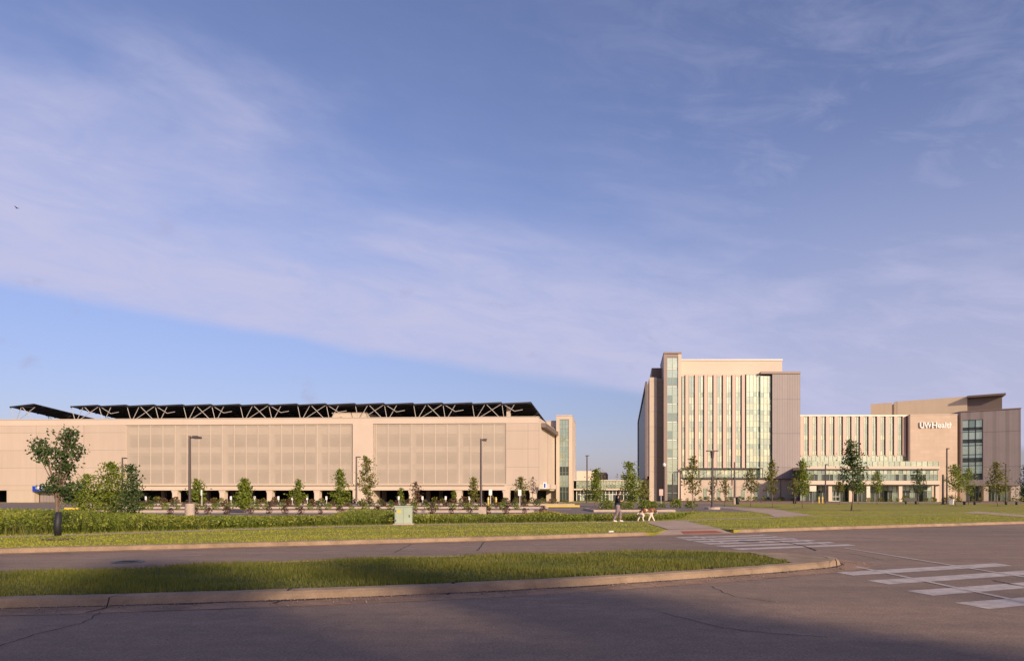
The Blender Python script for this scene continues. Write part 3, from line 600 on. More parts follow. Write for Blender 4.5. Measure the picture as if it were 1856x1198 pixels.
for i in range(8):
    x0, x1 = bay[i] - 3.3 if i == 0 else bay[i], bay[i + 1]
    if i == 4: spans = [(574.5, 638), (677.5, bay[5])]
    elif i == 7: spans = [(x0, 917)]
    elif i == 5: spans = [(bay[5], x1)]
    else: spans = [(x0, x1)]
    for s0, s1 in spans:
        n = max(1, round((s1 - s0) / 21.4)); mb = MB()
        for k in range(n):
            ua, ub = GA.u(s0 + (s1 - s0) * k / n) + .05, GA.u(s0 + (s1 - s0) * (k + 1) / n) - .05
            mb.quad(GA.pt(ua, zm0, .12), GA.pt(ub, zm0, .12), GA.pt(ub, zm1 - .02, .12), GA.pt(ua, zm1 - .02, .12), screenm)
            GA.box(mb, ua - .06, ua, zm0, zm1 - .03, .1, .2, seamm); GA.box(mb, ub, ub + .05, zm0, zm1 - .03, .1, .2, seamm)
        for q in (.33, .62): GA.box(mb, GA.u(s0), GA.u(s1), zm0 + (zm1 - zm0) * q, zm0 + (zm1 - zm0) * q + .05, .14, .2, seamm)
        mb.build('screen_panel', gar)
# plant room on the roof
PR = lambda px: GA.u(px, 3)
mb = MB(); GA.box(mb, PR(603), PR(664), zt - .5, GA.z(749, 640, 3), 3, 10.5, peachp); GA.box(mb, PR(602), PR(665), GA.z(749, 640, 3), GA.z(749, 640, 3) + .12, 2.9, 10.6, coping); mb.build('roof_hut', gar)
mb = MB(); GA.box(mb, PR(918), PR(924), zt - .5, GA.z(732, 920, 3), 3, 4, peachp); mb.build('roof_pier', gar)
# solar canopies: tilted strips of panels carried on steel trusses
def canopy(px0, px1, nmod, t0, tdep, zf, name_seed):
    cn = sub('solar_canopy', gar); u0, u1 = GA.u(px0, t0), GA.u(px1, t0); w = (u1 - u0) / nmod; sl = -0.087
    for i in range(nmod):
        a, b2 = u0 + i * w + .05, u0 + (i + 1) * w - .05; zl_, zr_ = zf - .02, zf + .21; mb = MB()
        if nmod == 1: zr_ = zf + .5
        mb.hexa([GA.pt(a, zl_, t0), GA.pt(b2, zr_, t0), GA.pt(b2, zr_ + sl * tdep, t0 + tdep), GA.pt(a, zl_ + sl * tdep, t0 + tdep),
                 GA.pt(a, zl_ + .14, t0), GA.pt(b2, zr_ + .14, t0), GA.pt(b2, zr_ + .14 + sl * tdep, t0 + tdep), GA.pt(a, zl_ + .14 + sl * tdep, t0 + tdep)], pvm)
        for q in range(0, int(tdep), 2):   # purlins
            zq = sl * q; mb.hexa([GA.pt(a, zl_ - .12 + zq, t0 + q), GA.pt(b2, zr_ - .12 + zq, t0 + q), GA.pt(b2, zr_ - .12 + zq, t0 + q + .1), GA.pt(a, zl_ - .12 + zq, t0 + q + .1),
                 GA.pt(a, zl_ - .003 + zq, t0 + q), GA.pt(b2, zr_ - .003 + zq, t0 + q), GA.pt(b2, zr_ - .003 + zq, t0 + q + .1), GA.pt(a, zl_ - .003 + zq, t0 + q + .1)], dkmetal)
        mb.build('solar_row', cn)
    zb = zt - .1
    for row, (dt, rr) in enumerate(((.3, .062), (8.5, .045), (16, .045))):
        t = t0 + dt; zt2 = zf + .02 + sl * dt
        for i in range(nmod):
            a = u0 + i * w; mb = MB(); A = lambda f, top: (a + w * f, zt2 if top else zb)
            segs = [((.05, 0), (0, 1)), ((.10, 0), (.43, 1))]
            if i % 2 == 0: segs += [((.14, 0), (.98, 1)), ((.47, 1), (.95, 0))]
            else: segs += [((.04, 1), (.42, .5)), ((.42, .5), (.70, .6))]
            if row: segs = [((.05, 0), (.0, 1)), ((.0, 1), (.5, .1)), ((.5, .1), (1.0, 1))]
            for (f0, g0_), (f1, g1_) in segs:
                GA.bar(mb, a + w * f0, zb + (zt2 - zb) * g0_, a + w * f1, zb + (zt2 - zb) * g1_, t + (.6 if g0_ == 0 else 0), t, rr, steelm if row == 0 else polem, 6)
            mb.build('truss', cn)
        mb = MB(); GA.bar(mb, u0 + .1, zt2, u1 - .1, zt2, t, t, .07, dkmetal); mb.build('chord', cn)
    return cn
zf = GA.z(733.5, 550)
canopy(127, 963, 16, 0.6, 34, zf, 1)
canopy(17, 62, 1, 0.6, 34, zf, 2)
# entrance canopy on the right-hand corner, roof soffit
mb = MB(); c0 = GA.xy(UR - 1.0, 3); z0 = gz(886)
pts = [GA.xy(UR - .2, 1.5), GA.xy(UR + 1.6, 2.2), GA.xy(UR + 2.3, 6), GA.xy(UR + 1.6, 14), GA.xy(UR - .2, 15)]
P1 = [(p.x, p.y, z0) for p in pts]; P2 = [(p.x, p.y, z0 + .85) for p in pts]; mb.poly(P1[::-1], brownd); mb.poly(P2, peachp)
for i in range(len(P1)): j = (i + 1) % len(P1); mb.quad(P1[i], P1[j], P2[j], P2[i], peachp)
mb.build('entrance_canopy', gar)
mb = MB(); GA.box(mb, UR + .004, UR + .9, zt - 1.55, zt - .75, 3, 22, brownd); mb.build('brown_side_box', gar)  # dark brown box along the top of the side wall
def text(s_, size, m, parent, loc, rx=90, rz=0, ex=.02, name='lettering', shear=0, sx=1.0, world=True, bold=0.0):
    cu = bpy.data.curves.new(name, 'FONT'); cu.body = s_; cu.size = size; cu.extrude = ex; cu.shear = shear; cu.resolution_u = 3; cu.offset = bold
    t = bpy.data.objects.new(name, cu); COL.objects.link(t); dg = bpy.context.evaluated_depsgraph_get(); dg.update()
    me = bpy.data.meshes.new_from_object(t.evaluated_get(dg)); bpy.data.objects.remove(t); me.materials.clear(); me.materials.append(m)
    o = bpy.data.objects.new(name, me); COL.objects.link(o); o.parent = parent; off = Vector((0, 0, 0)); q = parent
    while q and world: off += q.location; q = q.parent
    o.location = Vector(loc) - off; o.rotation_euler = (R(rx), 0, R(rz)); o.scale = (sx, 1, 1); return o
gang = math.degrees(math.atan2(GA.a.y, GA.a.x))
sg = thing('entrance_sign', (*GA.xy(GA.u(90), -.3), gz(889)), 'long blue sign with small white writing over the garage entrance', 'sign')
mb = MB(); GA.box(mb, GA.u(63), GA.u(122), gz(889.5), gz(880.5), -.5, -.004, bluem); mb.build('sign_panel', sg)
q = GA.xy(GA.u(75.5), -.51); text('Parking', .62, white, sg, (q.x, q.y, gz(885)), rz=gang); text('Entrance', .42, white, sg, (GA.xy(GA.u(76), -.51).x, q.y, gz(888.6)), rz=gang)
mb = MB(); p = GA.xy(GA.u(72.5), -.51); mb.tube([(p.x, p.y, gz(883.5)), (p.x, p.y - .03, gz(883.5))], .32, white, 16); mb.build('arrow_disc', sg)
sg = thing('entrance_sign', (XZ(988, 884, 122)[0], 122, XZ(988, 884, 122)[2]), 'small white and blue square sign above the garage corner canopy', 'sign')
mb = MB(); x, y, z = XZ(987.5, 884, 122); mb.box(x - .32, x + .32, y, y + .1, z - .1, z + 1.0, white); mb.build('sign_panel', sg)
mb = MB(); mb.box(x - .15, x + .12, y - .03, y - .002, z + .05, z + .75, bluem); mb.tube([(x, y - .05, z + .65), (x, y - .003, z + .65)], .14, bluem, 12); mb.build('sign_symbol', sg)

# ------------------------------------------------------------------ main tower
DS = (0.164, 0.986)
TO = Fr(1177, 150, 1500, 150, DS)
tz = lambda py, t=0: TO.z(py, 1300, t); tu = lambda px, t=0: TO.u(px, t)
twr = thing('hospital_tower', (60, 152, 0), 'tall pale hospital tower with pink fins, green glass and a slim stair shaft', 'building')
ztop = tz(680)
mb = MB()
TO.box(mb, tu(1177), tu(1190.5), 0, tz(684), 0, 24, peach)
TO.box(mb, tu(1190.7, 1.4), tu(1204, 1.4), 0, tz(684), 1.4, 23.9, peach)
TO.box(mb, tu(1229), tu(1352), tz(866), ztop, 1.2, 60, brownd)
TO.box(mb, tu(1236), tu(1456.5), 0, tz(868), -.6, 40, peach)
TO.box(mb, tu(1229.5), tu(1236), 0, tz(868), -.9, 3, peachp)
mb.build('wall', twr)
mb = MB(); TO.box(mb, tu(1397), tu(1447), tz(867.5), ztop, -1.6, 40, brownw); TO.box(mb, tu(1376), tu(1447.4), ztop + .004, ztop + .5, -1.8, 40.2, brownp); mb.build('brown_wall', twr)
mb = MB(); TO.box(mb, tu(1229.5), tu(1417.5, 3), ztop, tz(653.5, 3), 3, 46, peachp); TO.box(mb, tu(1229.4), tu(1418, 3), tz(653.5, 3), tz(653.5, 3) + .25, 2.8, 46.2, coping)
TO.box(mb, tu(1229.5), tu(1352), ztop - .3, ztop + .25, -.1, 3.2, peachp)
TO.box(mb, tu(1181, 8), tu(1204, 8), tz(684), tz(667, 8), 8, 30, brownp); mb.build('roof_storey', twr)
# stair shaft
mb = MB(); zs = tz(641, -2.5); su = lambda px: tu(px, -2.5)
TO.box(mb, su(1203), su(1209.3), 0, zs, -2.5, 12, brownp); TO.box(mb, su(1229), su(1235), 0, zs, -2.5, 12, peachp)
TO.box(mb, su(1209.3), su(1229), tz(647.5, -2.5), zs - .003, -2.45, 12, brownp); TO.box(mb, su(1209.3), su(1229), .0, tz(647.5, -2.5) - .01, -.5, 11.9, brownd)
TO.box(mb, su(1202.6), su(1235.3), zs, zs + .3, -2.7, 12.2, brownp); sh = mb.build('stair_shaft', twr)
mb = MB(); rows = []; z0, z1 = .4, tz(647.5, -2.5); H = z1 - z0; prev = .11
rows += [(.05, [gd]), (.11, [gd])]
for i, py in enumerate((829, 796, 763.5, 731, 699, 667)):
    f = (tz(py + 2.2, -2.5) - z0) / H; f2 = (tz(py, -2.5) - z0) / H; rows += [((prev + f) / 2, [g2, gt]), (f, [g2]), (f2, [white])]; prev = f2
rows += [(1.0, [g1])]
glazing(TO, mb, su(1209.3), su(1229), z0, z1, -2.2, 2, rows, .10); mb.build('stair_glass', sh)
# left flank seen edge on
mb = MB(); p0 = TO.xy(0, 24); a0 = Vector((30.2, 150)); 
def flank(mb, w0, w1, z0a, z0b, z1a, z1b, out, m):
    A = Vector(((1176.5 - CX) / F * 150, 150)); B = Vector(((1160 - CX) / F * 231, 231)); dd = (B - A); nn = Vector((-dd.y, dd.x)).normalized()
    p, q = A + dd * w0 + nn * out, A + dd * w1 + nn * out; p2, q2 = p - nn * .4, q - nn * .4
    mb.hexa([(p.x, p.y, z0a), (p2.x, p2.y, z0a), (q2.x, q2.y, z0b), (q.x, q.y, z0b), (p.x, p.y, z1a), (p2.x, p2.y, z1a), (q2.x, q2.y, z1b), (q.x, q.y, z1b)], m)
zc = tz(696)
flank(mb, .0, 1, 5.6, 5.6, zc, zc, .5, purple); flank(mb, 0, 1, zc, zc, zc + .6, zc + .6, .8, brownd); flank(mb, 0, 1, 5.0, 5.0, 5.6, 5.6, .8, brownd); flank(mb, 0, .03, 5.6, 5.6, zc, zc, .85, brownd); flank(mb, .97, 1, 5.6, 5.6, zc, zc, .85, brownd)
TO.box(mb, .6, 30, 5.0, zc, 24.1, 81, brownd)
mb.build('flank_wall', twr)
# fins and glass strips
fin_px = [1244.8, 1261.9, 1278.8, 1295.6, 1312.7, 1329.5, 1346.7]; zb = tz(849)
for px in fin_px:
    mb = MB(); c = tu(px); TO.box(mb, c - .33, c + .33, zb, ztop, -.40, 1.2, finm); TO.box(mb, c - .47, c + .47, zb, ztop - .01, -.20, 1.19, brownp); mb.build('fin', twr)
edges = [1236.5] + fin_px + [1352]
floors = [tz(p) for p in (849, 837, 806, 775, 744, 713, 682.5)]
def strip_rows(z0, z1, pys, sp_h, bright):
    rows = []; H = z1 - z0
    for py in pys:
        zc = tz(py); rows += [((zc - sp_h - 1.5 - z0) / H, bright), ((zc - sp_h - z0) / H, [g3, g1]), ((zc + .1 - z0) / H, [g4, g2])]
    rows.append((1.0, bright)); return [x for x in rows if 0 < x[0] <= 1]
for i in range(len(edges) - 1):
    a = tu(edges[i]) + (.52 if i else 0); b2 = tu(edges[i + 1]) - (.52 if i < len(fin_px) else 0)
    mb = MB(); glazing(TO, mb, a, b2, zb, ztop - .02, .02, 2 if i else 1, strip_rows(zb, ztop, (838, 806, 775, 744, 712), .9, [g1, g1, g3, g2]), .07); mb.build('window_strip', twr)
# bowed bright glass bays
mb = MB(); glazing(TO, mb, tu(1352), tu(1378, -.5), zb, ztop, -.5, 4, strip_rows(zb, ztop, (838, 806, 775, 744, 712), .9, [g3, g3, g1]), .08)
TO.box(mb, tu(1352), tu(1378, -.5), ztop, ztop + .2, -.6, 3, peachp); mb.build('bay_window', twr)
mb = MB(); glazing(TO, mb, tu(1378.3, -.9), tu(1397, -.9), tz(866), ztop - .3, -.9, 3, strip_rows(tz(866), ztop, (852, 838, 806, 775, 744, 712), .9, [g3, g3, g1]), .08); TO.box(mb, tu(1378.3, -.9) - .06, tu(1378.3, -.9), tz(866), ztop - .3, -.9, .3, g1); mb.build('bay_window', twr)
# terrace with glass wall and thin pergola
mb = MB(); glazing(TO, mb, tu(1236), tu(1378), tz(867), tz(851), .2, 22, [(.45, [g1, g2]), (1.0, [g1, g3, g2])], .08); mb.build('terrace_glass', twr)
mb = MB(); TO.box(mb, tu(1231), tu(1376), tz(850.5), tz(849), -4.2, -3.9, dkmetal); TO.box(mb, tu(1231), tu(1376), tz(850.5), tz(849), -.3, -.1, dkmetal)
for px in (1233, 1262, 1291, 1320, 1348, 1374.5): TO.box(mb, tu(px), tu(px) + .16, tz(868), tz(850.5), -4.15, -3.95, dkmetal); TO.box(mb, tu(px), tu(px) + .12, tz(850.3), tz(849.2), -3.89, -.31, dkmetal)
mb.build('pergola', twr)
mb = MB(); TO.box(mb, tu(1236), tu(1397), tz(868.3), tz(865.8), -1.0, .1, dkmetal); mb.build('terrace_edge', twr)
for i, px in enumerate((1278, 1302.5, 1324, 1346.7, 1370.2, 1392.5)):
    mb = MB(); c = tu(px, -.6); w = .34; z0, z1 = tz(906), tz(884.5 if i % 2 == 0 else 887)
    glazing(TO, mb, c - w, c + w, z0, z1, -.63, 1, [(.3, [gd]), (1.0, [gt, g2])], .07, proud=.05); mb.build('window', twr)
for px in (1316, 1333, 1414.5): mb = MB(); c = tu(px, -.6); TO.box(mb, c - .12, c + .12, 0, tz(869), -.72, -.605, brownp); mb.build('downpipe', twr)
mb = MB(); TO.box(mb, tu(1392), tu(1393), tz(653.5, 3) + .2, tz(650, 3), 6, 6.3, steelm); TO.box(mb, tu(1301), tu(1302), tz(653.5, 3) + .2, tz(649.5, 3), 6, 6.2, steelm); mb.build('roof_vent', twr)

# ------------------------------------------------------------------ link corridor
LK = Fr(1045, 152, 1180, 152, DS); lk = thing('glass_link', (22, 153, 0), 'low glass walled corridor linking the garage stair to the tower', 'building')
lz = lambda py: LK.z(py, 1100)
mb = MB(); LK.box(mb, LK.u(1040), LK.u(1176), lz(871), lz(869.5), -.3, 12, coping); LK.box(mb, LK.u(1040), LK.u(1176), 0, lz(870), 3, 12, brownd)
LK.box(mb, LK.u(1040), LK.u(1176), lz(888), lz(885.5), -.5, 3, peachp); mb.build('wall', lk)
mb = MB(); glazing(LK, mb, LK.u(1045), LK.u(1176), lz(885.5), lz(871), 0, 24, [(.5, [g1, g2]), (1.0, [g1])], .09); mb.build('upper_glass', lk)
mb = MB(); glazing(LK, mb, LK.u(1045), LK.u(1176), .2, lz(888), .4, 20, [(.6, [gd, gd, g4]), (1.0, [gd])], .12, mm=framew); mb.build('lower_glass', lk)
mb = MB(); LK.box(mb, LK.u(1045, 10), LK.u(1076, 10), 3, LK.z(853.5, 1060, 10), 10, 30, peachp); LK.box(mb, LK.u(1076.2, 10), LK.u(1098, 10), 3, LK.z(855, 1060, 10), 14, 30, brownp); mb.build('roof_block', lk)

# ------------------------------------------------------------------ entrance wing
WG = TO
wng = thing('hospital_wing', (95, 145, 0), 'lower hospital wing with many pink fins, glass lobby and a blank stone wall', 'building')
zw = tz(754.5)
mb = MB()
WG.box(mb, tu(1447.5), tu(1649), 0, zw, 2.0, 42, brownd)
WG.box(mb, tu(1447.5), tu(1649), zw, zw + .3, -.3, 42, coping)
mb.build('wall', wng)
mb = MB(); sb = Fr(1649.5, 148.6, 1735, 147.8, DS)
sb.box(mb, sb.u(1649.5), sb.u(1735), 0, tz(752.5) - .2, 0, 26, stone); sb.box(mb, sb.u(1649.3), sb.u(1735.2), tz(752.5) - .2, tz(752.5), -.1, 26.1, peachp)
sb.box(mb, sb.u(1647.2), sb.u(1649.3), tz(836), tz(752.5) - .2, 0.1, 3, brownp)
mb.build('stone_wall', wng)
# lettering on the stone wall
q = sb.xy(sb.u(1665), -.02); ssx = 3.3
h1 = tz(766) - tz(777)
text('UW', h1 * 1.32, white, wng, (q.x, q.y - .22, tz(777)), ex=.12, shear=.0, bold=.018, sx=.84)
q2 = sb.xy(sb.u(1686.5), -.02); text('Health', h1 * 1.32, white, wng, (q2.x, q2.y - .22, tz(777)), ex=.12, bold=.018, sx=1.0)
for k in range(13):
    px = 1452.9 + 15.42 * k
    mb = MB(); c = tu(px); z0 = tz(824.5); w = .36
    if px > 1647: continue
    WG.box(mb, c - w, c + w, z0, zw - .02, -.32, 1.9, finm); WG.box(mb, c - w - .13, c + w + .13, z0 + .35, zw - .05, -.16, 1.89, brownp)
    mb.tube([WG.pt(c, z0, -.32), WG.pt(c, z0, 1.4)], w, finm, 14)
    mb.build('fin', wng)
cs = [1447.8] + [1452.9 + 15.42 * k for k in range(13)]
for k in range(13):
    a = tu(cs[k]) + (.51 if k else .1); b2 = tu(cs[k + 1]) - .51 if k < 12 else tu(1647)
    if k == 12: a = tu(cs[12]) + .58; b2 = tu(cs[13]) - .58 if cs[13] < 1647 else tu(1646)
    if b2 - a < .2: continue
    top = [g3, g1] if k < 6 else [g1]
    mb = MB(); glazing(WG, mb, a, b2, tz(836), zw - .03, .05, 2, [((tz(824) - tz(836)) / (zw - tz(836)), [g1, g2]), ((tz(817) - tz(836)) / (zw - tz(836)), [g1, g3]), ((tz(797) - tz(836)) / (zw - tz(836)), [g1, g2]), ((tz(789) - tz(836)) / (zw - tz(836)), [g1, g3]), ((tz(768) - tz(836)) / (zw - tz(836)), [g1, g2]), (1.0, top)], .07)
    mb.build('window_strip', wng)
mb = MB(); WG.box(mb, tu(1447.6), tu(1649), tz(837), tz(825.5), .9, 1.9, mull); mb.build('glass_band', wng)
mb = MB(); glazing(WG, mb, tu(1448), tu(1648), tz(850), tz(825.4), -.1, 26, [(.45, [g1]), (.55, [g4]), (1.0, [g1])], .06); mb.build('band_glass', wng)
# lobby box in front
LT = -11.0; lu = lambda px: tu(px, LT); lzz = lambda py: tz(py, LT)
mb = MB()
WG.box(mb, lu(1457), lu(1702), lzz(850), lzz(845), LT - .4, 1.5, peachp); WG.box(mb, lu(1457), lu(1702), lzz(878), lzz(871), LT - .5, 1.5, peachp)
WG.box(mb, lu(1457), lu(1702), lzz(851.5), lzz(850) - .004, LT - .1, 1.4, dkmetal); WG.box(mb, lu(1457), lu(1702), lzz(880), lzz(878) - .004, LT - .2, 1.4, dkmetal)
WG.box(mb, lu(1457), lu(1702), 0, lzz(851), 1.6, 1.99, darkin); mb.build('lobby_slab', wng)
mb = MB(); glazing(WG, mb, lu(1462), lu(1701), lzz(870.8), lzz(852), LT + .4, 34, [(.62, [gd, gd, gt]), (1.0, [g1, gt, g2])], .06); mb.build('lobby_glass', wng)
mb = MB(); glazing(WG, mb, lu(1462), lu(1701.5), lzz(845), lzz(836), LT + .1, 24, [(1.0, [g1, g1, g2])], .05); mb.build('balustrade', wng)
mb = MB(); glazing(WG, mb, lu(1458), lu(1701), .15, lzz(880), LT + 3.2, 30, [(.7, [gd, gd, gd, gt]), (1.0, [gd, g4])], .08); mb.build('ground_glass', wng)
for px in (1505, 1574, 1632.5, 1699, 1548): 
    mb = MB(); WG.box(mb, lu(px) - .36, lu(px) + .36, 0, lzz(880), LT + .1 + (2 if px == 1548 else 0), LT + .85 + (2 if px == 1548 else 0), peachp if px != 1574 else coping); mb.build('column', wng)
for k, px in enumerate((1512, 1519, 1526)):
    mb = MB(); c = lu(px); 
    for f in (-.42, .42): WG.box(mb, c + f * .9 - .05, c + f * .9 + .05, .16, 2.5, LT + 2.8, LT + 2.95, framew)
    for zz_ in (.2, 1.1, 2.45): WG.box(mb, c - .38, c + .38, zz_, zz_ + .1, LT + 2.81, LT + 2.94, framew)
    d_ = mb.build('door', wng); mb = MB(); WG.box(mb, c + .2, c + .25, .95, 1.5, LT + 2.7, LT + 2.76, steelm); mb.build('handle', d_)
# upper storey behind
UB = Fr(1578, 177.7, 1753, 165, ((1578 - CX) / F, 1)); zu = UB.z(718.5, 1753)
mb = MB(); UB.box(mb, UB.u(1578), UB.u(1616.5), 12, zu - .15, 0, 20, ochre); UB.box(mb, UB.u(1616.6), UB.u(1620.5), 12, zu - .6, .6, 20, ochre); UB.box(mb, UB.u(1620.6), UB.u(1753), 12, zu, 0, 20, ochre); mb.build('upper_storey', wng)
mb = MB(); UB.box(mb, UB.u(1753.2), UB.u(1816.5), 12, zu - .5, .3, 16, brownd); UB.box(mb, UB.u(1752.2), UB.u(1821), zu - .45, zu + .0, -1.5, 18, brownd); mb.build('roof_pavilion', wng)
# brown ribbed wing on the right
BW = Fr(1741, 148, 1850, 142, DS); bz = BW.z(747, 1741); bu = BW.u
mb = MB(); wz1, wz0 = BW.z(761.5, 1746), BW.z(869.5, 1746); zbm = BW.z(880, 1760)
BW.box(mb, bu(1741), bu(1744.5), zbm, bz, 0, 22, brownw); BW.box(mb, bu(1744.5), bu(1781.5), wz1, bz, 0, 22, brownw); BW.box(mb, bu(1744.5), bu(1781.5), zbm, wz0, 0, 22, brownw)
BW.box(mb, bu(1744.5), bu(1781.5), wz0, wz1, .9, 21, brownd); BW.box(mb, bu(1781.5), bu(1850), zbm, bz, 0, 22, brownw); BW.box(mb, bu(1740.6), bu(1850.4), bz, bz + .2, -.15, 22.2, brownp)
mb.build('brown_wall', wng)
mb = MB(); TO.box(mb, tu(1735, 3), tu(1743, 3), 0, tz(750, 3), 3, 14, purple); mb.build('recess_wall', wng)  # purple stands for the shade beside the brown wing
mb = MB(); rows = [(.10, [gd]), (.235, [g1, g2]), (.30, [g2]), (.36, [gd]), (.42, [g2]), (.57, [g1]), (.62, [g2]), (.67, [gd]), (.80, [g1]), (.83, [g2]), (.87, [gd]), (1.0, [g1, gt])]
glazing(BW, mb, bu(1744.6), bu(1781.4), wz0, wz1, .3, 3, rows, .14, mm=dkmetal); mb.build('corner_window', wng)
mb = MB(); BW.box(mb, bu(1744), bu(1850), 0, zbm - .01, 6, 20, darkin); BW.box(mb, bu(1741), bu(1752), 0, zbm - .01, .3, 6, stone); mb.build('undercroft', wng)
for px, m_ in ((1788.5, peachp), (1838, peachp), (1846, peachp)):
    mb = MB(); c = bu(px); BW.box(mb, c - .42, c + .42, 0, zbm - .012, .3, 1.2, m_); mb.build('column', wng)
mb = MB(); glazing(BW, mb, bu(1756), bu(1850), .2, zbm - .02, 4, 16, [(.6, [gd, gt, gd]), (1.0, [gd, g4])], .1); mb.build('undercroft_glass', wng)
wng['kind'] = 'thing'; twr['kind'] = 'thing'

# ------------------------------------------------------------------ trees
def leafcloud(mb, pts, size, m, r):
    k = mb.mi(m)
    for p in pts:
        s_ = size * r.uniform(.6, 1.3); a = Vector((r.gauss(0, 1), r.gauss(0, 1), r.gauss(0, .7))).normalized(); q = a.orthogonal().normalized(); q.rotate(Quaternion(a, r.uniform(0, 6.28))); w = a.cross(q)
        p = Vector(p); n = len(mb.v); mb.v += [tuple(p + q * s_), tuple(p + w * s_ * .55 + q * s_ * .15), tuple(p - q * s_ * .75), tuple(p - w * s_ * .55 + q * s_ * .15)]; mb.f.append((n, n + 1, n + 2, n + 3)); mb.m.append(k)
def make_tree(loc, H, wid, base_f, shape, leaf_m, nleaf, lsize, seed, label, group, cat='tree', name='young_tree', nbr=16, trunk_r=.05, stems=1, extra=None, droop=0.0):
    r = random.Random(seed); t = thing(name, loc, label, cat, group)
    tb_, cr = MB(), MB(); Rm = wid / 2
    def prof(f):   # f 0 at crown base .. 1 at top
        if shape == 'cone': return max(.10, (1 - f) ** .75) * (0.55 + .45 * min(1, f * 5))
        if shape == 'oval': return max(.12, math.sin(math.pi * min(1, .16 + f * .82)) ** .8 * (1 - .25 * f))
        if shape == 'vase': return .30 + .70 * math.sin(min(1, f * 1.05) * math.pi * .62)
        return .8
    bends = [(r.uniform(-.03, .03) * H, r.uniform(-.03, .03) * H) for _ in range(6)]
    def axis(f):
        i = f * 5; k = min(4, int(i)); q = i - k
        return Vector((bends[k][0] * (1 - q) + bends[k + 1][0] * q, bends[k][1] * (1 - q) + bends[k + 1][1] * q, f * H)) if f > .02 else Vector((0, 0, 0))
    top = .96
    tb_.tube([axis(i / 8 * top) for i in range(9)], [trunk_r * (1 - .86 * i / 8) for i in range(9)], bark, 7)
    spots = []
    for i in range(nbr):
        f = (i + r.uniform(.1, .9)) / nbr; hz_ = base_f + (1 - base_f) * f; R_ = Rm * prof(f) * r.uniform(.55, 1.18)
        az = i * 2.4 + r.uniform(-.5, .5); st_f = max(base_f * .75, hz_ - r.uniform(.05, .16) * (1 - f * .5)); p0 = axis(min(top, st_f))
        p1 = axis(min(top, hz_)) + Vector((math.cos(az) * R_, math.sin(az) * R_, -droop * R_)); pm = p0.lerp(p1, .5) + Vector((0, 0, .06 * R_)) + Vector((r.uniform(-.06, .06), r.uniform(-.06, .06), 0)) * R_
        tb_.tube([p0, pm, p1], [trunk_r * .38 * (1 - .5 * f), trunk_r * .25, trunk_r * .08], bark, 5, False)
        nl = int(nleaf / nbr * (.5 + prof(f)) * r.uniform(.7, 1.3)); sg_ = max(.10, .16 * Rm + .05)
        for _ in range(nl):
            q = r.random() ** .6; p = p0.lerp(pm, q * 2) if q < .5 else pm.lerp(p1, q * 2 - 1); sc = sg_ * (.5 + .7 * q)
            spots.append(p + Vector((r.gauss(0, sc), r.gauss(0, sc), r.gauss(0, sc * .8))))
    for _ in range(int(nleaf * .05)): spots.append(axis(r.uniform(.9, 1.0)) + Vector((r.gauss(0, .05 * wid), r.gauss(0, .05 * wid), r.uniform(-.02, .02) * H)))
    if extra: extra(tb_, spots, r, axis)
    spots = [p for p in spots if p.z > base_f * H * .55 and p.z < H * 1.02]
    leafcloud(cr, spots, lsize, leaf_m, r)
    tb_.build('trunk', t, True, True); c = cr.build('crown', t, False, True)
    return t
def ptree(px, pyb, pyt, wpx, base_py, shape, lm, seed, label, group=None, nleaf=700, ls=.11, D=None, **k):
    if 11 <= seed <= 24: nleaf = int(nleaf * 1.5); ls = max(ls, .125)
    z0 = LZ
    if D is None: D = (CAMH - z0) * F / (pyb - HOR)
    else: pass
    x = (px - CX) / F * D; H = CAMH + (HOR - pyt) * D / F - z0; bf = (CAMH + (HOR - base_py) * D / F - z0) / H
    return make_tree((x, D, z0), H, wpx * D / F, max(.04, bf), shape, lm, nleaf, ls, seed, label, group, **k)
# the big one at the left, two tufts and a black guard
def big(tb_, spots, r, axis):
    for k, (bx, bz_, n) in enumerate(((-.78, 3.32, 80), (-.55, 3.05, 130), (-.9, 2.98, 60), (-.45, 2.75, 80), (.35, 3.5, 110), (.58, 3.68, 80), (.42, 3.2, 110), (.27, 2.88, 120), (.52, 2.9, 80), (.18, 2.55, 110), (.38, 2.42, 90), (.1, 2.15, 90), (-.12, 1.68, 110), (.3, 1.62, 120), (.08, 1.35, 110), (.48, 1.8, 80), (.86, 3.08, 36), (.0, 1.95, 80))):
        p1 = Vector((bx, r.uniform(-.3, .3), bz_)); p0 = axis(.30 if bz_ > 2.2 else .22); pm = p0.lerp(p1, .45) + Vector((-.05 * np.sign(bx), 0, .15)); tb_.tube([p0, pm, p1], [.030, .018, .007], bark, 6, False)
        for _ in range(int(n * 1.5)): spots.append(p1 + Vector((r.gauss(0, .115), r.gauss(0, .2), r.gauss(0, .10))))
T = make_tree((-16.25, 24.4, LZ), 3.9, .5, .42, 'vase', lf_dark, 60, .066, 3, 'large dark leaved tree with two tufts and a black trunk guard, nearest the road', None, nbr=8, trunk_r=.06, extra=big)
mb = MB(); mb.tube([(.02, 0, 0), (0, 0, .4), (.05, 0, .86)], [.11, .12, .09], guard, 12); mb.build('trunk_guard', T, True, True)
ptree(156, 930, 860, 66, 926, 'oval', lf_mid, 5, 'bushy light green tree behind the large dark tree', 'shrubby trees in the meadow', 1500, .10, D=52, nbr=18)
ptree(202, 941, 838, 66, 925, 'oval', lf_mid, 6, 'tall bushy tree in the meadow, right of the large dark tree', 'shrubby trees in the meadow', 1900, .085, nbr=22, trunk_r=.07)
ptree(238, 943, 842, 62, 937, 'cone', lf_dark, 8, 'ragged darker tree beside the meadow, left of the wall lamp', 'shrubby trees in the meadow', 1500, .085, nbr=20)
GG = 'young trees before the garage'
